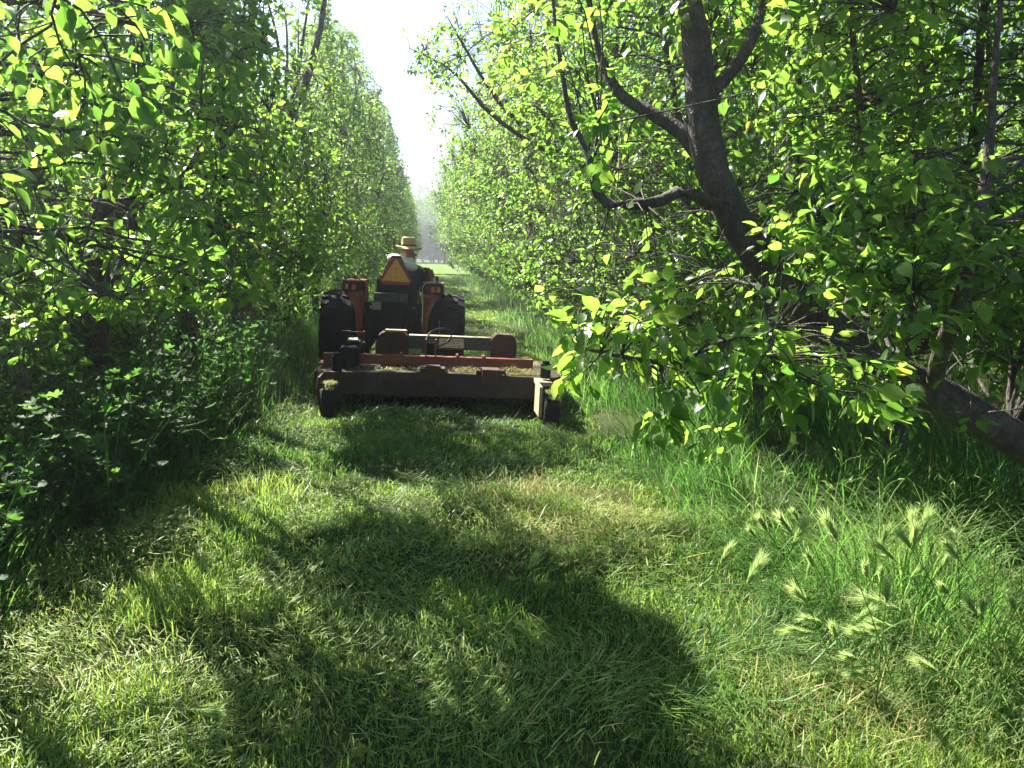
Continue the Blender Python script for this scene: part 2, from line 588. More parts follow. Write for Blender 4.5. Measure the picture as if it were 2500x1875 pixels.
# ---- where the sun finds its way through the near crowns (gaps in the foliage)
LIT_PX = [(200, 1760, 420, 230), (650, 1230, 160, 140), (740, 1080, 110, 80), (1010, 1215, 110, 55), (1400, 1040, 150, 45),
          (1480, 1230, 240, 130), (1950, 1560, 450, 310), (1640, 1640, 160, 130), (1180, 975, 260, 40), (1700, 1150, 200, 120),
          (900, 1850, 160, 60), (2500, 1750, 620, 400), (2450, 1510, 420, 170)]
LIT_PT = [(tuple(at(470, 1040, 4.9)), .32), (tuple(at(1480, 800, 2.7)), .3), (tuple(at(130, 40, 2.5)), .75), (tuple(at(250, 330, 5.0)), .8), (tuple(at(560, 250, 7.4)), .7), (tuple(at(60, 560, 4.6)), .6), (tuple(at(780, 330, 11)), .9), ((-.34, 10.7, 1.72), .3), ((.65, 8.3, .5), .9), ((1.1, 8.1, .45), .6), ((.2, 10.6, 1.05), .35), ((.1, 8.4, .5), .35), ((-.05, 10.5, 1.2), .35), ((1.15, 7.6, .3), .45), ((-.5, 8.3, .5), .25),
          ((-1.0, 10.5, 1.2), .25), ((-.97, 7.5, .3), .18), ((.75, 8.7, .75), .3)]


DARK_PX = [(1080, 1640, 620, 260), (1150, 1075, 340, 85), (330, 1330, 330, 120), (250, 1080, 330, 220), (900, 1420, 330, 120), (330, 900, 260, 120)]


def in_shade(P):
    x, y = pr(P - SUN * (P[:, 2:3] / SUN[2]))
    Q = P - SUN * (P[:, 2:3] / SUN[2])
    o = np.zeros(len(P), bool)
    for cx, cy_, rx, ry in DARK_PX:
        o |= ((x - cx) / rx)**2 + ((y - cy_) / ry)**2 < .25 + .9 * vnoise(Q, 2.5, 61) + .6 * vnoise(Q, 6.5, 62)
    return o & (Q[:, 1] > 1.2)


def sun_gaps(P, prob=.93):
    Q = P - SUN * (P[:, 2:3] / SUN[2])
    x, y = pr(Q)
    wob = .25 + .9 * vnoise(Q, 2.6, 31) + .55 * vnoise(Q, 7.0, 32)
    lit = np.zeros(len(P), bool)
    front = (Q[:, 1] > 1.2)
    for cx, cy_, rx, ry in LIT_PX:
        lit |= (((x - cx) / rx)**2 + ((y - cy_) / ry)**2 < wob) & front
    lit |= (.6 * vnoise(Q, 3.2, 40) + .4 * vnoise(Q, 8.0, 41) > .70) & front & (x > 350) & ~in_shade(P)
    lit &= ~(in_shade(P) & (P[:, 0] < 0) & (P[:, 0] > -2.1))
    for t, r in LIT_PT:
        d = P - np.array(t)
        s = d @ SUN
        lit |= (np.linalg.norm(d - s[:, None] * SUN, axis=1) < r * wob**.5) & (s > .35)
    return ~(lit & (rng.random(len(P)) < prob))


def clear_cam(P):
    return (np.linalg.norm(P - _C, axis=1) > 1.5)


def keep_left(P):
    return sun_gaps(P) & clear_cam(P) & (P[:, 0] < -.75 + .5 * np.clip((P[:, 2] - 3.0) / 3, -.6, .5) * -.6) & ((P[:, 2] > 1.25) | (P[:, 0] < -2.05))


def keep_right(P):
    lim = np.interp(P[:, 2], [0, .6, .95, 1.6, 2.7, 4.5, 6], [1.6, 1.0, .42, .33, .36, .35, .5])
    return sun_gaps(P, .86) & clear_cam(P) & (P[:, 0] > lim)


# ---- right near tree: leaning trunk entering from the right edge
def px_limb(pts, r0, r1=None, start=None):
    p = [at(*q) for q in pts]
    if start is not None: p = [start] + p
    r = np.linspace(r0, r1, len(p))
    return np.array(p), r


base = np.array([4.05, 3.75, -.1])
main, mr = px_limb([(2500, 1085, 3.75), (2330, 985, 3.75), (2130, 880, 3.8), (1960, 740, 3.85), (1840, 610, 3.9), (1765, 470, 3.9), (1725, 330, 3.95), (1710, 180, 4.0), (1690, 30, 4.05), (1640, -160, 4.1), (1600, -420, 4.2), (1560, -700, 4.3)], .11, .022, base)
mr = 1.18 * np.array([.105, .085, .080, .078, .074, .072, .070, .068, .063, .05, .042, .03, .018])
limbs = [(main, mr)]
limbs.append((np.array([at(*q) for q in [(1790, 520, 3.9), (1735, 495, 3.85), (1660, 468, 3.8), (1610, 492, 3.78), (1530, 500, 3.75), (1470, 492, 3.75), (1447, 440, 3.75), (1432, 370, 3.8), (1395, 300, 3.85), (1370, 180, 3.9), (1350, 0, 4.0), (1330, -200, 4.1)]]), np.array([.035, .033, .030, .027, .026, .024, .019, .016, .013, .011, .008, .005])))
limbs.append((np.array([at(*q) for q in [(1735, 420, 3.95), (1660, 320, 4.1), (1590, 275, 4.2), (1520, 235, 4.3), (1470, 150, 4.4), (1440, 20, 4.5), (1430, -200, 4.6)]]), np.array([.045, .040, .036, .030, .024, .016, .009])))
limbs.append((np.array([at(*q) for q in [(1720, 240, 3.95), (1790, 170, 4.05), (1840, 80, 4.2), (1880, -60, 4.3), (1900, -300, 4.4)]]), np.array([.035, .034, .028, .02, .01])))
limbs.append((np.array([at(*q) for q in [(2040, 830, 3.8), (1960, 810, 3.4), (1860, 800, 3.1), (1740, 850, 2.85), (1640, 885, 2.75), (1520, 870, 2.7), (1420, 850, 2.7)]]), np.array([.03, .026, .022, .017, .012, .008, .005])))
limbs.append((np.array([at(*q) for q in [(2280, 950, 3.75), (2300, 850, 3.4), (2350, 700, 3.2), (2400, 480, 3.2), (2430, 200, 3.3), (2450, -100, 3.4)]]), np.array([.045, .038, .03, .022, .015, .008])))
limbs.append((np.array([at(*q) for q in [(2060, 820, 3.8), (2100, 650, 4.0), (2120, 480, 4.2), (2100, 300, 4.4), (2080, 100, 4.5), (2070, -200, 4.6)]]), np.array([.04, .034, .028, .022, .016, .009])))


def box_pts(n, lo, hi, seed, thr=.42, sc=1.4):
    p = rng.uniform(lo, hi, (n * 3, 3))
    nz = .6 * vnoise(p, sc, seed) + .4 * vnoise(p, sc * 2.4, seed + 1)
    return p[nz > thr][:n]


def px_pts(n, poly, Y0, Y1, seed, thr=.4):
    """points spread through the slab of air between depths Y0 and Y1 seen in a window"""
    x0, y0, x1, y1 = poly
    q = np.array([at(rng.uniform(x0, x1), rng.uniform(y0, y1), rng.uniform(Y0, Y1)) for _ in range(n * 2)])
    nz = .6 * vnoise(q, 2.0, seed) + .4 * vnoise(q, 5, seed + 1)
    return q[nz > thr][:n]


cl = np.concatenate([
    box_pts(3500, (.5, 3.1, 1.2), (4.6, 5.4, 4.6), 41, .45),
    box_pts(900, (1.6, 2.9, .9), (4.4, 4.8, 2.0), 43, .45),
    px_pts(30, (1330, 690, 1650, 950), 2.45, 2.9, 45, .2),
    px_pts(26, (1560, 760, 1950, 960), 2.5, 2.95, 46, .3),
    px_pts(14, (1560, 930, 1800, 1075), 2.45, 2.85, 47, .3),
    px_pts(24, (1900, 860, 2200, 1030), 2.5, 2.9, 48, .3),
    px_pts(10, (1300, 780, 1430, 900), 2.5, 2.85, 49, .2),
    px_pts(60, (1950, 560, 2480, 900), 2.8, 3.4, 50, .45),
    px_pts(46, (1780, 540, 2150, 860), 3.15, 3.6, 56, .35),
])
_inlane = lambda P: P[(P[:, 0] > np.interp(P[:, 2], [0, .8, 1.2, 2, 5], [1.5, .9, .45, .42, .5]))]
cl = _inlane(cl)
w, c = wood_and_leaves(limbs, cl, 150, 7, .070, True, 51, lambda P: keep_right(P) | ((P[:, 1] < 2.95) & (P[:, 2] < 1.65) & (P[:, 0] > .38) & clear_cam(P)), 18)
t = finish_tree("pear_tree", (base[0], base[1], 0), w, c)
tag(t, "pear tree in the right foreground, its thick trunk leaning in from the picture edge", "tree", "pear trees of the right row")

LPROF = [.45, .85, 1.0, 1.0, .98, .9, .75, .5, .28]
RPROF = [.35, .70, .86, .95, 1.0, 1.0, .97, .85, .5]


def upright_limbs(base, h, spread, n, seed, lane=0.0, r=.085):
    rs = np.random.default_rng(seed)
    b = np.array(base, float)
    zf = rs.uniform(.6, .95)
    fork = b + np.array([rs.normal(0, .06), rs.normal(0, .06), zf])
    out = [(np.array([b - [0, 0, .15], b + [0.01, 0, .02], (b + fork) / 2 + rs.normal(0, .03, 3), fork]), np.array([r * 1.5, r * 1.2, r, r * .95]))]
    a0 = rs.uniform(0, 6.28)
    for k in range(n):
        a = a0 + k * 2 * np.pi / n + rs.normal(0, .3)
        hh = h * rs.uniform(.8, .98)
        sx = spread * rs.uniform(.6, 1.1)
        pts = [fork - [0, 0, .08]]
        for s in (.18, .38, .6, .8, 1.0):
            rad = sx * s**.75
            pts.append(fork + np.array([math.cos(a) * rad + lane * s + rs.normal(0, .08), math.sin(a) * rad + rs.normal(0, .08), (hh - zf) * s]))
        out.append((np.array(pts), np.linspace(r * .72, .012, 6)))
    return out


def px_tree(lines, base):
    limbs = []
    for pts, r0, r1 in lines:
        p = np.array([at(*q) for q in pts])
        limbs.append((p, np.linspace(r0, r1, len(p))))
    return limbs


# second and third trees of the right row
_g = np.stack([rng.uniform(1.7, 4.4, 900), rng.uniform(4.3, 7.6, 900), np.zeros(900)], -1)
SHADE_R = _g + SUN * (rng.uniform(1.1, 3.9, 900) / SUN[2])[:, None]
SHADE_R = SHADE_R[SHADE_R[:, 0] > .5]
b2 = np.array([3.55, 5.7, 0])
limbs = [(np.array([b2 - [0, 0, .15]] + [at(*q) for q in [(2195, 860, 5.6), (2205, 600, 5.6), (2235, 380, 5.6), (2255, 200, 5.6), (2268, 0, 5.6), (2280, -300, 5.6)]]), np.array([.09, .07, .062, .058, .052, .042, .02])),
         (np.array([at(*q) for q in [(2205, 640, 5.6), (2120, 560, 5.5), (2030, 510, 5.4), (1950, 470, 5.3)]]), np.array([.05, .04, .03, .015])),
         (np.array([at(*q) for q in [(2255, 200, 5.6), (2330, 90, 5.6), (2420, 20, 5.7), (2500, -80, 5.8)]]), np.array([.035, .03, .022, .012]))]
limbs += upright_limbs(b2, 5.2, 1.3, 3, 5, r=.06)[1:]
cl = crown_points(4000, .8, 5.6, 2.6, 1.9, 1.9, [.6, .85] + RPROF[2:], 61) + b2
cl = np.concatenate([cl, SHADE_R[SHADE_R[:, 1] < 6.7]])
w, c = wood_and_leaves(limbs, cl, 130, 6, .072, True, 62, keep_right, 12)
t = finish_tree("pear_tree", tuple(b2), w, c)
tag(t, "pear tree with a straight upright stem behind the leaning foreground trunk", "tree", "pear trees of the right row")
for k, (bx, by, txt) in enumerate([(3.3, 7.9, "leafy pear tree on the right, first one past the upright stem"),
                                   (3.2, 10.3, "leafy pear tree on the right hanging over the lane beside the tractor")]):
    b = np.array([bx, by, 0.])
    limbs = upright_limbs(b, 5.6, 1.7, 5, 11 + k, -.5)
    cl = crown_points(4200, .6, 6.0, 2.75, 1.9, 1.9, [.6, .85] + RPROF[2:], 71 + k) + b
    cl = np.concatenate([cl, SHADE_R[(SHADE_R[:, 1] > 6.7) & ((SHADE_R[:, 1] < 9.1) == (k == 0))]])
    kr = keep_right
    if k == 1:
        cl = np.concatenate([cl, px_pts(60, (1035, 60, 1130, 215), 9.7, 10.6, 97, .3), px_pts(20, (990, 90, 1060, 190), 9.9, 10.4, 98, .2)])
        limbs.append((np.array([b + [0, 0, 2.2], at(1180, 260, 10.2), at(1100, 170, 10.2), at(1000, 118, 10.2)]), np.array([.035, .025, .014, .005])))
        limbs.append((np.array([b + [0, 0, 2.2], at(1210, 240, 10.2), at(1130, 110, 10.2), at(1090, 40, 10.2)]), np.array([.035, .025, .014, .005])))
        kr = lambda P: keep_right(P) | ((P[:, 2] > 3.3) & (P[:, 0] > -.6))
    w, c = wood_and_leaves(limbs, cl, 120, 6, .072, k == 0, 72 + k, kr, 10)
    t = finish_tree("pear_tree", tuple(b), w, c)
    tag(t, txt, "tree", "pear trees of the right row")

# near trees of the left row
def shade_clusters(n):
    out = []
    for cx, cy_, rx, ry in DARK_PX:
        a, r_ = rng.uniform(0, 6.28, n), np.sqrt(rng.random(n))
        G = np.array([gr(cx + rx * r * math.cos(t), cy_ + ry * r * math.sin(t)) for r, t in zip(r_, a)])
        tx = rng.uniform(np.minimum(-1.5, G[:, 0] - 1.9), np.minimum(-1.0, G[:, 0] - .5))
        out.append(G + SUN * ((tx - G[:, 0]) / SUN[0])[:, None])
    P = np.concatenate(out)
    return P[(P[:, 2] > .9) & (P[:, 2] < 6.3)]


SHADE = shade_clusters(560)


def clear_trunk(P, L_):
    x, y = pr(P)
    h = np.zeros(len(P), bool)
    for ln_ in L_:
        q_, _ = smooth_path(ln_[0], np.ones(len(ln_[0])), 70)
        for (a_, b_, c_) in q_:
            h |= (np.hypot(x - a_, y - b_) < 30) & (P[:, 1] < c_ + .05)
    return ~h | (rng.random(len(P)) < .3)


LT = [
    (np.array([-2.5, 3.5, 0.]), None, "pear tree at the extreme left with blurred pale leaves hanging into the top corner"),
    (np.array([-2.40, 5.7, 0.]), [([(225, 900, 5.7), (232, 720, 5.7), (243, 590, 5.7), (255, 490, 5.7), (290, 405, 5.7), (340, 340, 5.7), (358, 240, 5.7), (345, 120, 5.7), (320, -100, 5.7), (300, -420, 5.7)], .105, .02),
                              ([(248, 590, 5.7), (290, 520, 5.6), (330, 485, 5.5), (420, 458, 5.4), (480, 380, 5.4), (500, 250, 5.5)], .045, .008),
                              ([(240, 570, 5.7), (195, 555, 5.8), (120, 480, 5.9), (60, 330, 6.0), (20, 120, 6.0)], .045, .008),
                              ([(300, 395, 5.7), (240, 290, 5.9), (200, 120, 6.0), (180, -200, 6.1)], .04, .008)],
     "pear tree at the left edge with a dark forked trunk and sunlit right branch"),
    (np.array([-2.40, 7.7, 0.]), [([(452, 900, 7.8), (455, 720, 7.8), (458, 610, 7.8), (470, 530, 7.8), (498, 450, 7.8), (500, 330, 7.8), (505, 200, 7.8), (535, 60, 7.8), (560, -100, 7.8), (570, -250, 7.8)], .11, .016),
                              ([(500, 420, 7.8), (480, 330, 7.9), (460, 210, 8.0), (430, 50, 8.1), (410, -150, 8.1)], .045, .008),
                              ([(500, 260, 7.8), (545, 220, 7.7), (600, 120, 7.6), (630, -40, 7.6)], .035, .008),
                              ([(462, 600, 7.8), (540, 590, 7.5), (620, 560, 7.3), (660, 500, 7.2)], .03, .006)],
     "pear tree on the left with straight black trunk between forked tree and tractor"),
    (np.array([-2.35, 10.0, 0.]), [([(590, 760, 10), (592, 640, 10), (612, 560, 10), (650, 470, 10), (690, 380, 10), (700, 300, 10), (745, 210, 10), (770, 110, 10), (800, -20, 10), (820, -120, 10)], .11, .016),
                               ([(700, 300, 10), (670, 250, 10), (680, 130, 10), (640, -40, 10)], .04, .008),
                               ([(620, 545, 10), (560, 450, 10.2), (540, 300, 10.3), (550, 100, 10.4)], .045, .008)],
     "pear tree on the left, slanting trunk splitting high up, level with the tractor"),
    (np.array([-2.4, 12.1, 0.]), None, "pear tree on the left just ahead of the tractor's left fender"),
    (np.array([-2.4, 14.3, 0.]), None, "pear tree on the left, the second one ahead of the driver"),
]
for k, (b, lines, txt) in enumerate(LT):
    near = k < 4
    limbs = []
    if lines:
        limbs = px_tree(lines, b)
        limbs += upright_limbs(b, 5.6, .9, 2, 30 + k, r=.05)[1:]
    else:
        limbs = upright_limbs(b, 5.6, .9, 4, 30 + k)
    n = [2700, 4500, 4500, 4200, 3900, 3400][k]
    if k == 0:
        cl = crown_points(n, .25, 5.2, 1.5, 1.5, 1.7, LPROF, 80) + b
        cl = np.concatenate([cl, px_pts(42, (-150, -150, 420, 240), 2.1, 2.9, 90, .3), px_pts(14, (-100, 200, 250, 480), 2.4, 3.2, 92, .4)])
        limbs.append((np.array([b + [0, 0, 1.6], at(-250, 60, 3.0), at(60, 0, 2.7), at(330, 60, 2.4)]), np.array([.03, .022, .014, .006])))
        cl = cl[(cl[:, 2] < 2.4) | in_shade(cl) | (rng.random(len(cl)) < .35)]
    else:
        cl = crown_points(n, .45, 6.4, 1.5, 1.55, 1.5, LPROF, 80 + k) + b
        shade_cl = box_pts(450 if k < 4 else 0, (-3.9, b[1] - 1.2, .8), (-2.5, b[1] + 1.2, 3.6), 140 + k)
        cl = np.concatenate([cl, shade_cl])
        cl = cl[(cl[:, 0] > -2.2) | in_shade(cl) | (cl[:, 2] < 3.7) | (rng.random(len(cl)) < .22)]
        if k == 1:
            cl = np.concatenate([cl, px_pts(40, (120, 560, 330, 820), 4.2, 5.0, 94, .3), px_pts(30, (480, 640, 640, 760), 6.3, 7.0, 96, .3)])
    by = np.array([t_[0][1] for t_ in LT])
    near_k = np.abs(SHADE[:, 1:2] - by[None]).argmin(1)
    cl = np.concatenate([cl, SHADE[(near_k == k) & (np.abs(SHADE[:, 1] - b[1]) < 1.9)]])
    kl = keep_left
    if lines:
        X_, Y_ = pr(cl)
        hide = np.zeros(len(cl), bool)
        for ln_ in lines[:2]:
            q_, _ = smooth_path(ln_[0], np.ones(len(ln_[0])), 60)
            for (a_, b_, c_) in q_:
                hide |= (np.hypot(X_ - a_, Y_ - b_) < 46) & (cl[:, 1] < c_ + .1)
        cl = cl[~hide | (rng.random(len(cl)) < .15)]
        kl = lambda P, L_=lines[:2]: keep_left(P) & clear_trunk(P, L_)
    w, c = wood_and_leaves(limbs, cl, 110, 6, .064 if near else .070, near, 100 + 7 * k, kl, 12, 1.7)
    t = finish_tree("pear_tree", tuple(b), w, c)
    tag(t, txt, "tree", "pear trees of the left row")

# prototypes for the trees farther along and for the neighbouring rows
protoL, protoR = [], []
for k in range(3):
    b = np.zeros(3)
    limbs = upright_limbs(b, 6.2, 1.0, 5, 200 + k)
    cl = crown_points(2300, .35, 6.7, 1.55, 1.55, 1.55, LPROF, 210 + k, .45)
    w, c = wood_and_leaves(limbs, cl, 70, 6, .070, False, 220 + k, None, 7)
    protoL.append(finish_tree("pear_tree", (0, 0, 0), w, c))
    limbs = upright_limbs(b, 5.8, 1.8, 5, 230 + k, -.5)
    cl = crown_points(3200, .45, 6.2, 3.25, 2.1, 1.9, RPROF, 240 + k, .45)
    w, c = wood_and_leaves(limbs, cl, 80, 6, .072, False, 250 + k, None, 7)
    protoR.append(finish_tree("pear_tree", (0, 0, 0), w, c))
used = set()


def place(protos, k, x, y, rz, sc, label, group):
    p = protos[k % 3]
    s = (sc, sc, sc * rng.uniform(.94, 1.06))
    if id(p) not in used:
        used.add(id(p))
        p.location, p.rotation_euler, p.scale = (x, y, 0), (0, 0, rz), s
        t = p
    else:
        t = copy_tree(p, (x, y, 0), rz, s)
    tag(t, label, "tree", group)


k = 0
y = 16.5
while y < 61:
    place(protoL, int(rng.integers(3)) if k > 2 else k, -2.4 + rng.normal(0, .16), y, rng.uniform(0, 6.28), rng.uniform(.84, 1.1),
          "leafy pear tree in the left row far beyond the tractor, merging with its neighbours", "pear trees far along the left row")
    y += rng.uniform(2.0, 2.5)
    k += 1
k = 0
y = 12.8
while y < 61:
    place(protoR, int(rng.integers(3)) if k > 2 else k, 3.25 + rng.normal(0, .2), y, rng.normal(0, .3), rng.uniform(.84, 1.1),
          "sunlit pear tree in the right row receding beyond the tractor", "pear trees far along the right row")
    y += rng.uniform(2.2, 2.8)
    k += 1
for row, (x0, ya, yb) in enumerate([(-8.2, 4, 34), (9.0, 4, 34), (-13.9, 8, 34), (14.7, 8, 36)]):
    y = ya + rng.uniform(0, 1)
    while y < yb:
        place(protoL if x0 < 0 else protoR, int(rng.integers(3)), x0 + rng.normal(0, .15), y, rng.uniform(0, 6.28), rng.uniform(.85, 1.02),
              "pear tree of a neighbouring row glimpsed through the leaves on the %s" % ("left" if x0 < 0 else "right"),
              "pear trees of the neighbouring %s rows" % ("left" if x0 < 0 else "right"))
        y += rng.uniform(2.3, 3.0)
for i in range(24):
    place(protoL if i % 3 else protoR, i, -10 + (i % 8) * 2.5 + (i // 8) * .8 + rng.normal(0, .3), 142 + 8 * (i // 8) + rng.normal(0, 2), rng.uniform(0, 6.28), rng.uniform(1.8, 2.15),
          "dark tree standing on the far side of the open field", "trees across the field")


# ------------------------------------------------------------------ grass
def blades(P, L, th0, bend, head, wid, tint, K=4):
    """P (n,3) base; th0 start angle from vertical; bend extra angle; head azimuth"""
    n = len(P)
    s = np.linspace(0, 1, K)
    th = th0[:, None] + bend[:, None] * s[None]
    seg = L[:, None] / (K - 1)
    dh = np.concatenate([np.zeros((n, 1)), np.cumsum(np.sin(th[:, :-1]) * seg, 1)], 1)
    dz = np.concatenate([np.zeros((n, 1)), np.cumsum(np.cos(th[:, :-1]) * seg, 1)], 1)
    hx, hy = np.cos(head), np.sin(head)
    Cn = np.stack([P[:, 0:1] + dh * hx[:, None], P[:, 1:2] + dh * hy[:, None], P[:, 2:3] + dz], -1)
    tw = rng.normal(0, .6, n)
    sx, sy = -np.sin(head + tw), np.cos(head + tw)
    side = np.stack([sx, sy, np.zeros(n)], -1)[:, None]
    prof = np.array([.7, 1, .8, .5, .3])[:K - 1] if K <= 6 else None
    wv = wid[:, None, None] * .5 * prof[None, :, None]
    Lf, Rt = Cn[:, :-1] - side * wv, Cn[:, :-1] + side * wv
    V = np.concatenate([np.stack([Lf, Rt], 2).reshape(n, -1, 3), Cn[:, -1:]], 1)
    m = 2 * (K - 1) + 1
    q = np.array([(2 * i, 2 * i + 1, 2 * i + 3, 2 * i + 2) for i in range(K - 2)])
    tr = np.array([(m - 3, m - 2, m - 1)])
    o = np.arange(n)[:, None, None] * m
    return V.reshape(-1, 3), (o + q[None]).reshape(-1, 4), (o + tr[None]).reshape(-1, 3), np.repeat(tint, m)


def scatter(n, x0, x1, y0, y1, patch=None, thr=.3):
    x = rng.uniform(x0, x1, n)
    y = rng.uniform(y0, y1, n)
    if patch:
        nz = vnoise(np.stack([x, y], -1), patch, 8)
        ok = rng.random(n) < np.clip((nz - thr) * 3 + .3, 0.05, 1)
        x, y = x[ok], y[ok]
    return np.stack([x, y, gz(x, y)], -1)


def lane_edge_r(y):
    return np.interp(y, [2, 4.3, 7.3, 12, 30, 45, 60], [1.75, 1.48, 1.42, 1.6, 1.7, 1.25, 1.05])


def lane_edge_l(y):
    return np.interp(y, [2, 4.8, 7.6, 20, 60], [-1.75, -1.6, -1.35, -1.2, -1.1])


lawn = Geo()
for (y0, y1, dens, wd, hmul) in [(1.6, 3.2, 4600, .0042, 1), (3.2, 5, 3600, .005, 1), (5, 8, 2400, .006, 1), (8, 13, 1100, .009, 1), (13, 25, 450, .014, 1.1), (25, 64, 130, .028, 1.2)]:
    n = int(dens * (y1 - y0) * 4.2)
    P = scatter(n, -2.1, 2.1, y0, y1, 2.2, .28)
    e = (P[:, 0] < lane_edge_r(P[:, 1]) + .15) & (P[:, 0] > lane_edge_l(P[:, 1]) - .2)
    P = P[e]
    n = len(P)
    tuft = vnoise(P[:, :2], 1.6, 12)
    L = (.022 + .05 * rng.random(n)**1.3 + .24 * np.clip(tuft - .55, 0, 1)) * hmul
    hd = rng.uniform(0, 6.28, n)
    dry = vnoise(P[:, :2], .8, 15)
    tint = np.clip(.42 + .55 * (vnoise(P[:, :2], 1.1, 14) - .5) + rng.normal(0, .13, n), 0, .8)
    tint = np.where(rng.random(n) < .02 + .10 * np.clip(dry - .5, 0, 1), rng.uniform(.85, 1, n), tint)
    v, q, tr, tt = blades(P, L, np.abs(rng.normal(.25, .3, n)), rng.uniform(.2, 1.3, n), hd, wd * rng.uniform(.7, 1.4, n), tint)
    lawn.add(v, [q, tr], tt)
lo = lawn.obj("mown_grass", M_GRASS)
tag(lo, "short mown green grass of the lane between the tree rows", "grass", kind="stuff")

clip = Geo()
for (y0, y1, dens, wd) in [(1.6, 3.2, 3600, .0036), (3.2, 5, 2800, .0042), (5, 8, 1700, .0055), (8, 14, 650, .009), (14, 60, 50, .02)]:
    n = int(dens * (y1 - y0) * 3.6)
    P = scatter(n, -1.9, 1.9, y0, y1, 1.3, .35)
    e = (P[:, 0] < lane_edge_r(P[:, 1]) + .1) & (P[:, 0] > lane_edge_l(P[:, 1]) - .15)
    P = P[e]
    n = len(P)
    mound = vnoise(P[:, :2], 2.1, 51)
    P[:, 2] += rng.uniform(.01, .045, n) + .26 * np.clip(mound - .5, 0, 1) * rng.random(n)**.5
    L = .025 + .08 * rng.random(n)**1.4 + np.where(rng.random(n) < .05, .1, 0)
    hd = np.where(rng.random(n) < .5, vnoise(P[:, :2], .9, 25) * 12, rng.uniform(0, 6.28, n))
    dry = vnoise(P[:, :2], .7, 16)
    rb = np.exp(-((P[:, 0] - 1.1) / .45)**2)
    tint = np.clip(.08 + .6 * (dry - .45) + .25 * rb * dry + rng.normal(0, .16, n), 0, .9)
    tint = np.where(rng.random(n) < .03, rng.uniform(.7, 1, n), tint)
    v, q, tr, tt = blades(P, L, rng.normal(1.35, .3, n), rng.normal(.2, .6, n), hd, wd * rng.uniform(.7, 2.0, n), tint)
    clip.add(v, [q, tr], tt)
P = scatter(2600, 1.15, 2.6, 1.6, 2.75, 2.0, .3)
P[:, 2] += rng.uniform(.005, .05, len(P))
n = len(P)
v, q, tr, tt = blades(P, rng.uniform(.04, .18, n), rng.normal(1.2, .4, n), rng.normal(.1, .3, n), rng.uniform(0, 6.28, n), rng.uniform(.002, .005, n), np.clip(rng.normal(.75, .2, n), 0, 1))
clip.add(v, [q, tr], tt)
n = 1800
P = np.stack([rng.normal(.78, .28, n), rng.normal(4.75, .35, n), np.zeros(n)], -1)
P[:, 2] = gz(P[:, 0], P[:, 1]) + rng.uniform(.01, .07, n)
v, q, tr, tt = blades(P, rng.uniform(.05, .16, n), rng.normal(1.1, .4, n), rng.normal(.2, .4, n), rng.normal(2.4, .8, n), rng.uniform(.003, .005, n), np.clip(rng.normal(.70, .16, n), 0, 1))
clip.add(v, [q, tr], tt)
co = clip.obj("cut_grass", M_STRAW)
tag(co, "loose cut grass and straw lying flat over the mown lane", "grass", kind="stuff")

# tall uncut grass on the right
tall = Geo()


def tall_patch(geo, n, x0, x1, y0, y1, h0, h1, wd, lean, seed, edge=None, tb=.4, K=5, hx=math.pi):
    P = scatter(n, x0, x1, y0, y1, 1.5, .33)
    if edge is not None:
        P = P[edge(P)]
    n = len(P)
    cl_ = vnoise(P[:, :2], 1.7, seed)
    L = rng.uniform(h0, h1, n) * (.6 + .8 * cl_)
    ed = np.where(P[:, 0] > 0, P[:, 0] - lane_edge_r(P[:, 1]), lane_edge_l(P[:, 1]) - P[:, 0])
    L = L * np.clip(.35 + ed / .8, .3, 1)
    hd = np.where(rng.random(n) < .6, hx + (vnoise(P[:, :2], 1.0, seed + 1) - .5) * 4.0 + rng.normal(0, .35, n), rng.uniform(0, 6.28, n))
    le = lean * (.3 + 1.4 * vnoise(P[:, :2], 1.3, seed + 2))
    tint = np.clip(tb + .5 * (vnoise(P[:, :2], 1.4, seed + 3) - .5) + rng.normal(0, .14, n), 0, .85)
    tint = np.where(rng.random(n) < .03, rng.uniform(.85, 1, n), tint)
    v, q, tr, tt = blades(P, L, np.abs(rng.normal(.12, .12, n)) + le * .4, le + rng.uniform(.1, .9, n), hd, wd * rng.uniform(.6, 1.3, n), tint, K)
    geo.add(v, [q, tr], tt)


eR = lambda P: P[:, 0] > lane_edge_r(P[:, 1]) + .12 * (vnoise(P[:, :2], 2.5, 77) - .3)
tall_patch(tall, 12000, 1.3, 2.7, 1.7, 3.7, .35, .7, .0065, 1.9, 301, eR, .80)  # pale tint paints in the glare off the lodged blades
tall_patch(tall, 9000, 1.4, 3.4, 2.2, 4.6, .3, .62, .0065, 1.05, 305, eR, .55)
tall_patch(tall, 1600, 1.75, 3.0, 2.0, 3.7, .35, .68, .006, .5, 341, eR, .6)
tall_patch(tall, 9000, 1.2, 4.2, 4.2, 8.5, .25, .58, .008, .35, 309, eR, .2)  # low tint paints in the shade under the right trees
tall_patch(tall, 6000, 1.0, 4.0, 8.5, 16, .25, .6, .012, .35, 313, eR, .45)
tall_patch(tall, 5000, .95, 3.8, 16, 60, .25, .5, .02, .4, 317, eR, .5)
tall_patch(tall, 3000, 4.0, 9.5, 2.5, 14, .3, .7, .016, .4, 331, None, .5)
to = tall.obj("tall_grass", M_TALL)
tag(to, "tall uncut grass along the foot of the right tree row", "grass", kind="stuff")
wl = Geo()
eL = lambda P: P[:, 0] < lane_edge_l(P[:, 1]) + .15 * (vnoise(P[:, :2], 2.5, 78) - .5)
tall_patch(wl, 5000, -3.4, -1.5, 2.2, 6, .25, .6, .007, .4, 321, eL, .25, hx=0.3)
tall_patch(wl, 7000, -3.2, -1.2, 6, 14, .3, .75, .009, .25, 325, eL, .4, hx=0.3)
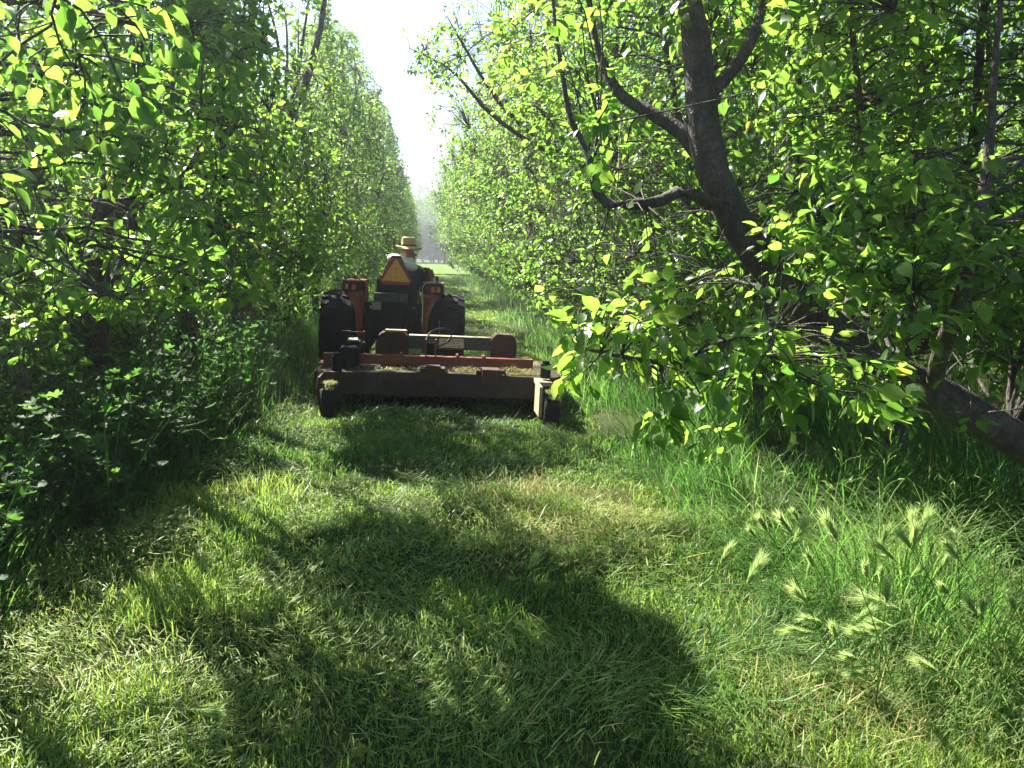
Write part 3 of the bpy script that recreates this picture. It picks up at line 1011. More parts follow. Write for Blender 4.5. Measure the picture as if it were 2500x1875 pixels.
tall_patch(wl, 4000, -3.2, -1.1, 14, 60, .4, .8, .025, .3, 327, eL, .45, hx=0.3)
tall_patch(wl, 3000, -9, -3.2, 3, 14, .3, .7, .016, .4, 335, None, .5, hx=0.3)
wo = wl.obj("weedy_grass", M_TALL)
tag(wo, "dark weedy grass along the foot of the left tree row", "grass", kind="stuff")

# ------------------------------------------------------------------ wild barley, brome stalks
def barley(base, tip, hl, seed):
    """stem from base curving to tip; head of length hl beyond it"""
    r = np.random.default_rng(seed)
    base, tip = np.array(base), np.array(tip)
    mid = (base + tip) / 2 + np.array([0, 0, .12]) * np.linalg.norm(tip - base)
    P = bez(base[None], mid[None], tip[None], 9)
    root = empty("wild_barley", base)
    g_ = Geo()
    v, q = tubes(P - base, np.linspace(.0024, .0016, 9)[None], 5)
    g_.add(v, [q], np.full(len(v), .55))
    # one leaf on the stem
    lv, lq, lt, ltt = blades((P[0, 3] - base)[None], np.array([.2]), np.array([.7]), np.array([.8]), np.array([r.uniform(0, 6)]), np.array([.007]), np.array([.5]), 5)
    g_.add(lv, [lq, lt], ltt)
    g_.obj("stem", M_TALL, root)
    d = unit((P[0, -1] - P[0, -2])[None])[0]
    A = unit(np.cross(d, [0.2, .1, 1])[None])[0]
    B = np.cross(d, A)
    h = Geo()
    n = 210
    s = r.random(n)
    a = r.uniform(0, 6.28, n)
    spread = r.uniform(.12, .42, n)
    rad = np.cos(a)[:, None] * A + np.sin(a)[:, None] * B
    o = (tip - base) + d * (s * hl)[:, None] + rad * .0025
    dr = unit(d + rad * spread[:, None] + np.array([0, 0, -.08]))
    ln = r.uniform(.45, .85, n) * hl
    e = o + dr * ln[:, None]
    sd = unit(np.cross(dr, r.normal(0, 1, (n, 3)))) * .0009
    V = np.stack([o - sd * 1.6, o + sd * 1.6, e], 1).reshape(-1, 3)
    h.add(V, [np.arange(3 * n).reshape(-1, 3)], np.repeat(np.clip(.55 + .4 * (s - .5) + r.normal(0, .15, n), 0, 1), 3))
    # grains
    m = 40
    s = np.linspace(0, 1, m)
    a = np.arange(m) * 2.4
    rad = np.cos(a)[:, None] * A + np.sin(a)[:, None] * B
    o = (tip - base) + d * (s * hl)[:, None] + rad * .002
    lv, lf, lt_ = leaf_geo(o, unit(d + rad * .35), rad, np.full(m, .016), np.full(m, .3), False)
    h.add(lv, [lf], lt_)
    h.obj("seed_head", M_HEAD, root)
    return root


HEADS = [  # head start px, head end px, depth, stem base px offset
    ((2185, 1530), (2095, 1475), 2.75, "wild barley with a broad pale head pointing left above the lodged grass"),
    ((2200, 1490), (2080, 1448), 2.75, None),
    ((2170, 1545), (2115, 1515), 2.65, "small wild barley head just below the broad left-pointing one"),
    ((2235, 1330), (2310, 1255), 2.9, "wild barley with a long pale head reaching up right, topmost of its bunch"),
    ((2235, 1310), (2245, 1235), 2.95, "upright feathery wild barley head beside the topmost long one"),
    ((2225, 1345), (2265, 1270), 2.85, None),
    ((2150, 1335), (2185, 1290), 2.9, "short slanting wild barley head left of the topmost bunch"),
    ((2115, 1410), (2125, 1365), 2.7, "upright wild barley head low on the left side of the barley patch"),
    ((2150, 1420), (2165, 1385), 2.7, None),
    ((2300, 1340), (2355, 1318), 2.6, "green arching wild barley head on the right, curved like a bow"),
    ((2290, 1395), (2340, 1372), 2.6, None),
    ((2340, 1365), (2275, 1350), 2.5, "dark shaded wild barley head crossing in front of the arching green ones"),
    ((2220, 1416), (2268, 1412), 2.7, "wild barley head lying level in the middle of the patch"),
    ((2315, 1450), (2300, 1425), 2.6, "small fan shaped wild barley head on a leaning stem"),
    ((2385, 1500), (2365, 1440), 2.4, "wide tufted wild barley head, the left one of a V shaped pair"),
    ((2390, 1505), (2430, 1455), 2.4, "wide tufted wild barley head, the right one of a V shaped pair"),
    ((2480, 1490), (2472, 1440), 2.4, "wild barley head hanging at the right edge of the picture"),
    ((1975, 1475), (1950, 1400), 2.8, None),
    ((2005, 1520), (1965, 1480), 2.8, None),
    ((1985, 1545), (1920, 1510), 2.8, None),
    ((2040, 1555), (2060, 1490), 2.75, None),
    ((2095, 1610), (2080, 1560), 2.6, None),
    ((2120, 1640), (2085, 1600), 2.6, None),
    ((2290, 1640), (2270, 1560), 2.4, "tall wild barley with a slim pale head above the bare soil"),
    ((1950, 1270), (1935, 1240), 3.2, "small pale wild barley head at the upper left of the tall grass"),
    ((1845, 1310), (1835, 1285), 3.3, "lone wild barley head at the lane edge of the tall grass"),
    ((1290, 1390), (1330, 1375), 3.0, None),
    ((480, 1735), (540, 1715), 2.55, None),
]
_r = random.Random(11)
for _ in range(16):
    x_, y_ = _r.uniform(1760, 2480), _r.uniform(1290, 1700)
    a_ = _r.uniform(0, 6.28)
    l_ = _r.uniform(45, 90)
    HEADS.append(((x_, y_), (x_ + l_ * math.cos(a_), y_ - l_ * abs(math.sin(a_)) * .9), _r.uniform(2.4, 2.8), None))
for i, (a, b_, d, lab) in enumerate(HEADS):
    T = at(a[0], a[1], d)
    E_ = at(b_[0], b_[1], d - .02)
    dr = unit((E_ - T)[None])[0]
    L_ = float(np.linalg.norm(E_ - T))
    lod = i in (26, 27)
    bs = T - dr * .3 + np.array([.12, .05, 0]) if not lod else T - dr * .15
    bs = np.array([bs[0], bs[1], float(gz(bs[0], bs[1]))])
    o = barley(bs, T, max(L_ * .75, .06), 400 + i)
    if lod:
        lab = "cut wild barley head lying on the mown lane" if i != 27 else "cut wild barley head on the sunlit grass at the lower left"
        tag(o, lab, "barley")
    else:
        tag(o, lab or "pale wild barley head among the crowded stems of the lodged grass", "barley", "wild barley heads in the tall grass")


def brome(base, top, seed, n=16, droop=1.0):
    r = np.random.default_rng(seed)
    base, top = np.array(base), np.array(top)
    mid = (base + top) / 2 + np.array([r.normal(0, .03), 0, .05])
    P = bez(base[None], mid[None], top[None], 10)
    root = empty("brome_stalk", base)
    g_ = Geo()
    v, q = tubes(P - base, np.linspace(.0022, .0009, 10)[None], 5)
    g_.add(v, [q], np.full(len(v), .5))
    g_.obj("stem", M_TALL, root)
    lf = Geo()
    for s in (2, 4, 5):
        lv, lq, lt, ltt = blades((P[0, s] - base)[None], np.array([r.uniform(.2, .35)]), np.array([.4]), np.array([1.1]), np.array([r.uniform(0, 6.28)]), np.array([.008]), np.array([.45]), 5)
        lf.add(lv, [lq, lt], ltt)
    lf.obj("blade", M_TALL, root)
    h = Geo()
    s = r.uniform(.55, 1, n)
    o = np.stack([np.interp(s * 9, np.arange(10), P[0, :, k]) for k in range(3)], -1) - base
    a = r.uniform(0, 6.28, n)
    out = np.stack([np.cos(a), np.sin(a), np.full(n, .8)], -1)
    ln = r.uniform(.03, .09, n)
    e = o + unit(out) * ln[:, None]
    c_ = (o + e) / 2 + np.array([0, 0, .02])
    tw = bez(o, c_, e, 4)
    v, q = tubes(tw, np.full((n, 4), .0006), 3)
    h.add(v, [q], np.full(len(v), .4))
    lv, lfc, lt_ = leaf_geo(e, unit(unit(out) * .6 + np.array([0, 0, .5 - droop * .6])), unit(r.normal(0, 1, (n, 3))), r.uniform(.022, .034, n), np.clip(r.normal(.1, .12, n), 0, 1), False, .35)
    h.add(lv, [lfc], lt_)
    h.obj("panicle", M_HEAD, root)
    return root


for i, (px0, py0, px1, py1, d, lab) in enumerate([
    (2030, 1420, 2055, 1100, 3.1, "brome stalk with a loose seed panicle rising at the left of the tall grass"),
    (2140, 1400, 2175, 1075, 3.0, "tallest brome stalk with two long arching panicles against the dark trunk shade"),
    (2250, 1380, 2300, 1170, 2.9, "brome stalk leaning right below the leaning trunk"),
    (2420, 1560, 2440, 1170, 2.5, "brome stalk at the right edge with hanging pale spikelets"),
    (2370, 1480, 2330, 1200, 2.7, "thin upright brome stalk between the barley patch and the right edge"),
    (1890, 1330, 1880, 1140, 3.5, "short brome stalk in the shade under the hanging leaves"),
    (1700, 1330, 1690, 1080, 3.9, "pale dry brome stalk at the edge of the mown lane")]):
    T = at(px1, py1, d)
    b_ = at(px0, py0, d)
    b_ = np.array([b_[0], b_[1], float(gz(b_[0], b_[1]))])
    tag(brome(b_, T, 500 + i, 18), lab, "grass stalk", "brome stalks in the tall grass")


# ------------------------------------------------------------------ mallow weeds on the left
def palmate(P, D, N, size, tint):
    D = unit(D)
    Rt = unit(np.cross(D, N))
    N = np.cross(Rt, D)
    ang, rad = [], []
    for k in range(7):
        a = math.radians(-132 + 44 * k)
        for da, rr in ((-.19, .83), (0, 1.0), (.19, .83)):
            ang.append(a + da); rad.append(rr)
        if k < 6:
            ang.append(a + math.radians(22)); rad.append(.62)
    ang, rad = np.array(ang), np.array(rad)
    u = np.concatenate([[0], np.cos(ang) * rad * .5])
    v = np.concatenate([[0], np.sin(ang) * rad * .5])
    wz = np.concatenate([[0], .10 * rad + .05 * np.cos(7 * ang)])
    n = len(P)
    V = P[:, None] + size[:, None, None] * (u[None, :, None] * D[:, None] + v[None, :, None] * Rt[:, None] + wz[None, :, None] * N[:, None])
    m = len(u)
    tr = np.array([(0, i, i + 1) for i in range(1, m - 1)])
    return V.reshape(-1, 3), (np.arange(n)[:, None, None] * m + tr[None]).reshape(-1, 3), np.repeat(tint, m)


def mallow(seed, stems=6, h=.7, explicit=None):
    r = np.random.default_rng(seed)
    st, lf = Geo(), Geo()
    paths = []
    if explicit is not None:
        paths = explicit
    else:
        for k in range(stems):
            a = r.uniform(0, 6.28)
            R_ = r.uniform(.1, .4)
            hh = h * r.uniform(.6, 1.1)
            e = np.array([math.cos(a) * R_, math.sin(a) * R_, hh])
            paths.append(bez(np.zeros((1, 3)), np.array([[e[0] * .3, e[1] * .3, hh * .6]]), e[None], 9)[0])
    for p in paths:
        v, q = tubes(p[None], np.linspace(.005, .0022, len(p))[None] * (1.5 if explicit is not None else 1), 5)
        st.add(v, [q], np.full(len(v), .6))
        m = 8 if explicit is None else 4
        idx = r.integers(2, len(p), m)
        idx[0] = len(p) - 1
        o = p[idx]
        d = unit(r.normal(0, 1, (m, 3)) * [1, 1, .4] + [0, 0, .3])
        e = o + d * r.uniform(.04, .12, (m, 1))
        tw = bez(o, (o + e) / 2 + [0, 0, .02], e, 4)
        v, q = tubes(tw, np.full((m, 4), .0014), 4)
        st.add(v, [q], np.full(len(v), .5))
        V, Fc, t_ = palmate(e, unit(d * [1, 1, .2]), unit(np.array([0, 0, 1.]) + r.normal(0, .45, (m, 3))), r.uniform(.05, .105, m), np.clip(r.normal(.45, .2, m), 0, 1))
        lf.add(V, [Fc], t_)
    root = empty("mallow_plant")
    st.obj("stem", M_MALLOW, root)
    lf.obj("foliage", M_MALLOW, root)
    return root


mproto = [mallow(600 + k, 6 + k, .75 + .08 * k) for k in range(3)]
mspots = [(-1.95, 3.6), (-2.15, 4.1), (-1.85, 4.5), (-2.4, 4.6), (-1.75, 5.0), (-2.1, 5.2), (-1.8, 5.7), (-2.3, 3.2), (-1.7, 6.2), (-2.05, 6.5), (-1.65, 4.15), (-2.6, 5.4), (-1.75, 3.1), (-1.6, 6.9)]
for i, (x, y) in enumerate(mspots):
    p = mproto[i % 3]
    t = p if i < 3 else copy_tree(p, (x, y, 0), 0, (1, 1, 1))
    s = rng.uniform(.8, 1.15)
    t.location, t.rotation_euler, t.scale = (x, y, float(gz(x, y))), (0, 0, rng.uniform(0, 6.28)), (s, s, s)
    tag(t, "bushy mallow weed with broad lobed leaves in the deep shade on the left", "weed", "mallow weeds under the left trees")
b0 = gr(330, 1200)
pp = np.array([at(*q) for q in [(330, 1190, 4.9), (395, 1092, 4.95), (430, 1040, 5.0), (462, 1005, 5.0)]]) - b0
p2 = np.array([at(*q) for q in [(395, 1092, 4.95), (450, 1055, 4.9), (485, 1050, 4.85), (515, 1075, 4.8)]]) - b0
p3 = np.array([at(*q) for q in [(410, 1075, 4.95), (440, 1045, 4.9), (480, 1035, 4.85), (505, 1025, 4.8)]]) - b0
t = mallow(650, explicit=[smooth_path(q_, np.ones(4), 9)[0] for q_ in (pp, p2, p3)])
t.location = b0
tag(t, "single mallow stalk arching out of the left shade into the sunlit lane", "weed")

# ivy like undergrowth mass round the left trunks
ug = Geo()
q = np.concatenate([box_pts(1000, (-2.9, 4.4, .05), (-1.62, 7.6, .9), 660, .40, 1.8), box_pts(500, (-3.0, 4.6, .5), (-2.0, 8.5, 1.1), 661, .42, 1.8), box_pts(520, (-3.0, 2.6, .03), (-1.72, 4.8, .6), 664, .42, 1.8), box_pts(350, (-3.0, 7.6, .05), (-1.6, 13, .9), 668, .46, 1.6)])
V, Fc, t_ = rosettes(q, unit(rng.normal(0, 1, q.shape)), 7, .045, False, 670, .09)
ug.add(V, [Fc], np.clip(t_ - .35, 0, 1))  # tint lowered to put the deep shade into the leaf colour
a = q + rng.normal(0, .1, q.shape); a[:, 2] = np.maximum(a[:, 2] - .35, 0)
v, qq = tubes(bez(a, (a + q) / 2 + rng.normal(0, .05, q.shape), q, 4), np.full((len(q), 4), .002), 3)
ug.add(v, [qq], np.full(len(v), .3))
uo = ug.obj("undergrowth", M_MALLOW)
tag(uo, "tangled dark leafy undergrowth round the left trunks", "undergrowth", kind="stuff")


# ------------------------------------------------------------------ machine tools
def bm_obj(name, bm, m, parent, smooth=False, bevel=0.0):
    if bevel > 0:
        bmesh.ops.bevel(bm, geom=[e for e in bm.edges if e.is_manifold and e.calc_face_angle(0) > .5], offset=bevel, segments=2, affect='EDGES', clamp_overlap=True)
    me = bpy.data.meshes.new(name)
    bm.normal_update()
    bm.to_mesh(me)
    bm.free()
    if smooth:
        me.polygons.foreach_set("use_smooth", np.ones(len(me.polygons), bool))
        me.set_sharp_from_angle(angle=math.radians(38))
    return link(name, me, m, parent)


def bx(bm, x0, x1, y0, y1, z0, z1, rot=None):
    vs = [bm.verts.new((x, y, z)) for x in (x0, x1) for y in (y0, y1) for z in (z0, z1)]
    for f in [(0, 1, 3, 2), (4, 6, 7, 5), (0, 4, 5, 1), (2, 3, 7, 6), (0, 2, 6, 4), (1, 5, 7, 3)]:
        bm.faces.new([vs[i] for i in f])
    if rot is not None:
        c = Vector(((x0 + x1) / 2, (y0 + y1) / 2, (z0 + z1) / 2))
        bmesh.ops.rotate(bm, verts=vs, cent=c, matrix=rot)
    return vs


def cy(bm, a, b, r0, r1=None, S=20):
    a, b = Vector(a), Vector(b)
    r1 = r0 if r1 is None else r1
    d = (b - a).normalized()
    n = d.orthogonal().normalized()
    k = d.cross(n)
    A = [bm.verts.new(a + (n * math.cos(t) + k * math.sin(t)) * r0) for t in [i * 2 * math.pi / S for i in range(S)]]
    B = [bm.verts.new(b + (n * math.cos(t) + k * math.sin(t)) * r1) for t in [i * 2 * math.pi / S for i in range(S)]]
    for i in range(S):
        bm.faces.new((A[i], A[(i + 1) % S], B[(i + 1) % S], B[i]))
    bm.faces.new(A[::-1])
    bm.faces.new(B)


def prism(bm, pts, off):
    """polygon pts (3d) extruded by vector off"""
    A = [bm.verts.new(p) for p in pts]
    B = [bm.verts.new(Vector(p) + Vector(off)) for p in pts]
    n = len(pts)
    for i in range(n):
        bm.faces.new((A[i], A[(i + 1) % n], B[(i + 1) % n], B[i]))
    bm.faces.new(A[::-1])
    bm.faces.new(B)
    bmesh.ops.recalc_face_normals(bm, faces=bm.faces)


def tube_bm(bm, pts, r, S=8, n=20):
    p, rr = smooth_path(pts, np.full(len(pts), r), n)
    v, q = tubes(p[None], rr[None], S)
    vs = [bm.verts.new(x) for x in v]
    for f in q:
        bm.faces.new([vs[i] for i in f])


def lathe_x(bm, prof, S=40, cx=0.0):
    """profile of (x, r) turned round the X axis, closed"""
    rings = []
    for i in range(S):
        t = i * 2 * math.pi / S
        rings.append([bm.verts.new((cx + x, math.cos(t) * r, math.sin(t) * r)) for x, r in prof])
    for i in range(S):
        a, b = rings[i], rings[(i + 1) % S]
        for k in range(len(prof) - 1):
            bm.faces.new((a[k], b[k], b[k + 1], a[k + 1]))


NB = bmesh.new

# ------------------------------------------------------------------ mower
mw = empty("mower", (0.08, 8.5, float(gz(.08, 8.5))), (0, math.radians(1.6), 0))
tag(mw, "wide rusty red rotary mower towed behind the tractor on two caster wheels", "mower")
# deck: rounded plan, crowned top, deep rear skirt
bm = NB()
plan = []
for (x, y) in [(-1.235, .75), (-1.235, -.42), (-1.20, -.50), (-1.10, -.57)]:
    plan.append((x, y))
for x in np.linspace(-.9, .9, 9):
    plan.append((x, -.60))
for a in np.linspace(-90, 0, 8):
    plan.append((.98 + .255 * math.cos(math.radians(a)), -.345 + .255 * math.sin(math.radians(a))))
plan += [(1.235, .75)]
ztop = lambda x, y: .395 + .012 * math.cos(x * 1.2)
zb = .172
rings = []
for (ins, z) in [(.0, zb), (-.012, zb + .012), (0.0, .36), (.012, .392), (.05, .402)]:
    rings.append([bm.verts.new((x * (1 - ins / 1.3), y + (ins if y < 0 else -ins), z + (.012 * math.cos(x * 2.2) if z > .35 else 0))) for x, y in plan])
for a, b in zip(rings[:-1], rings[1:]):
    for i in range(len(plan)):
        j = (i + 1) % len(plan)
        bm.faces.new((a[i], a[j], b[j], b[i]))
bm.faces.new(rings[-1])
bm.faces.new(rings[0][::-1])
bmesh.ops.recalc_face_normals(bm, faces=bm.faces)
bm_obj("deck", bm, M_DECK, mw, True)
bm = NB()   # reinforcing rims and side plates
bx(bm, -1.262, -1.238, -.40, .70, .16, .36)
bx(bm, 1.238, 1.26, -.30, .70, .16, .36)
bx(bm, -.9, .9, -.622, -.603, .174, .20)
bm_obj("side_plate", bm, M_DECK, mw, False, .004)
# cross beam above the deck
bm = NB()
bx(bm, -1.20, .95, -.25, -.14, .428, .522)
bx(bm, -1.238, -1.0, -.30, -.06, .405, .427)
bx(bm, .70, .95, -.30, -.06, .405, .427)
for x in (-.42, .16, .43):
    bx(bm, x - .012, x + .012, -.27, -.12, .41, .548)
bm_obj("frame_beam", bm, M_RED, mw, False, .006)
# gearbox covers
bm = NB()
cc = [(-.17, .48), (-.175, .62), (-.15, .69), (-.10, .735), (.10, .735), (.15, .69), (.175, .62), (.17, .48)]
prism(bm, [(-.52 + x, -.02, z) for x, z in cc], (0, .32, 0))
bm_obj("gearbox_cover", bm, M_RUST, mw, False, .012)
bm = NB()
cc = [(-.13, .40), (-.14, .56), (-.135, .68), (-.11, .73), (-.07, .75), (.07, .75), (.11, .73), (.135, .68), (.14, .56), (.11, .40)]
prism(bm, [(.66 + x, .0, z) for x, z in cc], (0, .24, 0))
bm_obj("gearbox_cover", bm, M_RUST, mw, False, .014)
bm = NB()
bx(bm, -.60, -.38, -.03, .2, .742, .752)
cy(bm, (-.62, -.04, .758), (-.36, -.04, .758), .007, S=8)
bm_obj("cover_strap", bm, M_DUST, mw, False, .002)
# drive shaft housing
bm = NB()
bx(bm, -.35, .54, .06, .2, .565, .70)
bm_obj("drive_housing", bm, M_DUSTG, mw, False, .008)
bm = NB()
bx(bm, -.35, .53, .062, .198, .7015, .7055)
bm_obj("dust_layer", bm, M_DUST, mw)
# name plate with lettering
plate = NB()
px0, px1, pz0, pz1 = -.03, .235, .585, .685
rr_ = .012
pp_ = []
for (cx_, cz_, a0) in [(px1 - rr_, pz1 - rr_, 0), (px0 + rr_, pz1 - rr_, 90), (px0 + rr_, pz0 + rr_, 180), (px1 - rr_, pz0 + rr_, 270)]:
    for a in (0, 30, 60, 90):
        t_ = math.radians(a0 + a)
        pp_.append((cx_ + rr_ * math.cos(t_), .0585, cz_ + rr_ * math.sin(t_)))
prism(plate, pp_, (0, -.004, 0))
po = bm_obj("name_plate", plate, M_PLATE, mw)


def text_mesh(body, size, loc, parent, m, shear=0.0, name="lettering", ext=.0008):
    cu = bpy.data.curves.new("txt", 'FONT')
    cu.body = body
    cu.size = size
    cu.shear = shear
    cu.extrude = ext
    cu.align_x = 'CENTER'
    cu.align_y = 'CENTER'
    to_ = bpy.data.objects.new("txt", cu)
    COL.objects.link(to_)
    dg = bpy.context.evaluated_depsgraph_get()
    me = bpy.data.meshes.new_from_object(to_.evaluated_get(dg))
    bpy.data.objects.remove(to_)
    me.transform(Matrix.Translation(loc) @ Matrix.Rotation(math.radians(90), 4, 'X'))
    me.materials.clear()
    return link(name, me, m, parent)


text_mesh("JAM", .046, (.045, .0537, .648), po, M_INK, .25)
text_mesh("EQUIPMENT", .027, (.158, .0537, .656), po, M_INK, .1)
bm = NB()
for (x0, x1, z) in [(.12, .14, .633), (.155, .18, .633), (.08, .1, .605), (.115, .15, .605), (.165, .2, .605)]:
    bx(bm, x0, x1, .0532, .0542, z - .003, z + .003)
for (x0, x1, z0, z1) in [(px0 + .008, px1 - .008, pz1 - .0085, pz1 - .007), (px0 + .008, px1 - .008, pz0 + .007, pz0 + .0085), (px0 + .007, px0 + .0085, pz0 + .009, pz1 - .009), (px1 - .0085, px1 - .007, pz0 + .009, pz1 - .009)]:
    bx(bm, x0, x1, .0532, .0542, z0, z1)
bm_obj("plate_border", bm, M_INK, po)
# uprights with a cylinder between
for (xa, xb, y0, z0, z1, name_, m_) in [(-.165, -.065, -.28, .41, .70, "lift_lug", M_RED)]:
    bm = NB()
    bx(bm, xa - .008, xa + .008, y0, y0 + .1, z0, z1)
    bx(bm, xb - .008, xb + .008, y0, y0 + .1, z0, z1)
    bm_obj(name_, bm, m_, mw, False, .003)
bm = NB()
cy(bm, (-.115, -.225, .565), (-.115, -.225, .665), .038)
cy(bm, (-.115, -.225, .665), (-.115, -.225, .69), .015)
bm_obj("cylinder", bm, M_BLACK, mw, True)
bm = NB()
bx(bm, -.965, -.950, -.1, -.04, .45, .745)
bx(bm, -.815, -.80, -.1, -.04, .45, .745)
bx(bm, -1.03, -.966, -.085, -.055, .73, .742)
bx(bm, -.949, -.816, -.075, -.06, .728, .736)
bm_obj("lift_lug", bm, M_RUST, mw, False, .003)
# hydraulic hose loop
bm = NB()
tube_bm(bm, [(-.16, -.18, .70), (-.12, -.1, .76), (-.03, -.02, .79), (.06, .01, .785), (.10, .015, .73), (.06, 0, .66), (-.01, -.06, .625), (-.08, -.15, .62)], .010, 8, 36)
bm_obj("hose", bm, M_BLACK, mw, True)
bm = NB()
tube_bm(bm, [(-.03, .0, .70), (-.028, .0, .78), (-.035, .0, .83), (-.03, 0, .88)], .003, 6, 10)
bm_obj("wire", bm, M_STEEL, mw, True)
# black box on the left
bm = NB()
prism(bm, [(-1.02, -.42, .40), (-.84, -.42, .40), (-.84, -.42, .60), (-.86, -.40, .615), (-1.0, -.40, .615), (-1.02, -.42, .60)], (0, .16, 0))
bx(bm, -.975, -.835, -.262, -.10, .405, .655)
bx(bm, -.98, -.94, -.30, -.28, .615, .64)
bx(bm, -.82, -.785, -.2, -.12, .60, .64)
bm_obj("battery_box", bm, M_BLACK, mw, False, .008)
bm = NB()
prism(bm, [(-.96, -.25, .657), (-.85, -.25, .657), (-.865, -.12, .668), (-.955, -.12, .668)], (0, 0, .012))
bm_obj("box_lid", bm, M_DUST, mw, False, .003)
# spindle housings on the rear edge
bm = NB()
bx(bm, -.215, .03, -.66, -.44, .33, .455)
bx(bm, -.16, -.02, -.64, -.5, .456, .475)
bm_obj("spindle_housing", bm, M_RUST, mw, False, .014)
bm = NB()
bx(bm, .40, .57, -.66, -.46, .315, .46)
cy(bm, (.34, -.58, .425), (.395, -.58, .425), .022, S=12)
cy(bm, (.575, -.58, .43), (.62, -.58, .43), .022, S=12)
bx(bm, .622, .634, -.61, -.54, .40, .47)
bx(bm, .383, .393, -.61, -.54, .41, .47)
bm_obj("spindle_housing", bm, M_RUST, mw, False, .010)
# caster wheels
for s, (x, y) in ((-1, (-1.05, -.93)), (1, (1.02, -1.12))):
    bm = NB()
    bx(bm, x - .085, x + .06, -.70, -.56, .335, .40) if s < 0 else bx(bm, x - .10, x + .05, -.86, -.585, .345, .385)
    if s < 0:
        bx(bm, x - .105, x - .088, y - .04, -.62, .13, .385)
    else:
        bx(bm, x - .115, x - .085, y - .05, -.84, .10, .385)
        bx(bm, x + .075, x + .09, y - .04, -.87, .13, .35)
    bm_obj("caster_fork", bm, M_DUST if s > 0 else M_RUST, mw, False, .004)
    bm = NB()
    cy(bm, (x + (.03 if s < 0 else .0), -.62 if s < 0 else -.70, .402), (x + (.03 if s < 0 else .0), -.62 if s < 0 else -.70, .545), .052, S=24)
    cy(bm, (x + (.03 if s < 0 else .0), -.62 if s < 0 else -.70, .545), (x + (.03 if s < 0 else .0), -.62 if s < 0 else -.70, .575), .036, S=16)
    bm_obj("caster_pivot", bm, M_BLACK, mw, True)
    wroot = empty("caster_wheel")
    wroot.parent = mw
    wroot.location = (x, y, .165)
    bm = NB()
    hw = .072
    lathe_x(bm, [(-hw * .8, .09), (-hw, .11), (-hw * .98, .145), (-hw * .75, .163), (-hw * .3, .168), (hw * .3, .168), (hw * .75, .163), (hw * .98, .145), (hw, .11), (hw * .8, .09), (-hw * .8, .09)], 36)
    bmesh.ops.recalc_face_normals(bm, faces=bm.faces)
    bm_obj("tyre", bm, M_RUBBER, wroot, True)
    bm = NB()
    lathe_x(bm, [(-hw * .5, .0), (-hw * .5, .088), (hw * .5, .088), (hw * .5, 0)], 24)
    cy(bm, (-.1, 0, 0), (.1, 0, 0), .014, S=10)
    bmesh.ops.recalc_face_normals(bm, faces=bm.faces)
    bm_obj("rim", bm, M_RUST, wroot, True)


# dry clippings lying on the deck and on the casters
def pile(geo, cx, cy_, rx, ry, n, z0, hz, L0=.02, L1=.07, tb=.75):
    a = rng.uniform(0, 6.28, n)
    r_ = np.sqrt(rng.random(n))
    x, y = cx + np.cos(a) * r_ * rx, cy_ + np.sin(a) * r_ * ry
    hgt = hz * (1 - r_**1.5) * (.5 + vnoise(np.stack([x, y], -1), 9, 5)) * rng.random(n)
    P = np.stack([x, y, z0 + hgt], -1)
    hd = rng.uniform(0, 6.28, n)
    v, q, tr, tt = blades(P, rng.uniform(L0, L1, n), rng.normal(1.45, .3, n), rng.normal(0, .3, n), hd, np.full(n, .004) * rng.uniform(.7, 1.6, n), np.clip(rng.normal(tb, .13, n), 0, 1), 4)
    geo.add(v, [q, tr], tt)


pg = Geo()
for (cx, cy_, rx, ry, n, z0, hz, tb) in [(.22, -.46, .20, .11, 700, .405, .05, .75), (.75, -.42, .26, .14, 900, .405, .06, .72), (.95, -.4, .15, .15, 400, .402, .03, .8),
                                   (-.35, -.45, .22, .12, 350, .405, .02, .7), (.80, .25, .3, .2, 900, .41, .09, .8), (.28, .18, .25, .15, 600, .41, .07, .7), (-.7, -.42, .25, .13, 200, .405, .015, .6), (-.2, -.02, .3, .1, 200, .41, .05, .5)]:
    pile(pg, cx, cy_, rx, ry, n, z0, hz, tb=tb)
for (cx, cy_) in ((-1.05, -.93), (1.02, -1.12)):
    pile(pg, cx, cy_, .065, .10, 420, .328, .03, .015, .05, .55)
    pile(pg, cx, cy_ - .10, .06, .04, 160, .285, .03, .015, .05, .5)
pgo = pg.obj("dry_clippings", M_STRAW)
pgo.matrix_world = Matrix.Translation(mw.location) @ mw.rotation_euler.to_matrix().to_4x4()
tag(pgo, "dry tan grass clippings heaped on the mower deck and caster wheels", "clippings", kind="stuff")

# ------------------------------------------------------------------ tractor (local: x right, y forward, origin on the ground under the rear axle)
tr_ = empty("tractor", (-.52, 10.62, float(gz(-.52, 10.62))), (0, math.radians(1.6), 0))
tag(tr_, "compact orange tractor with wide black rear tyres driving away down the lane", "tractor")


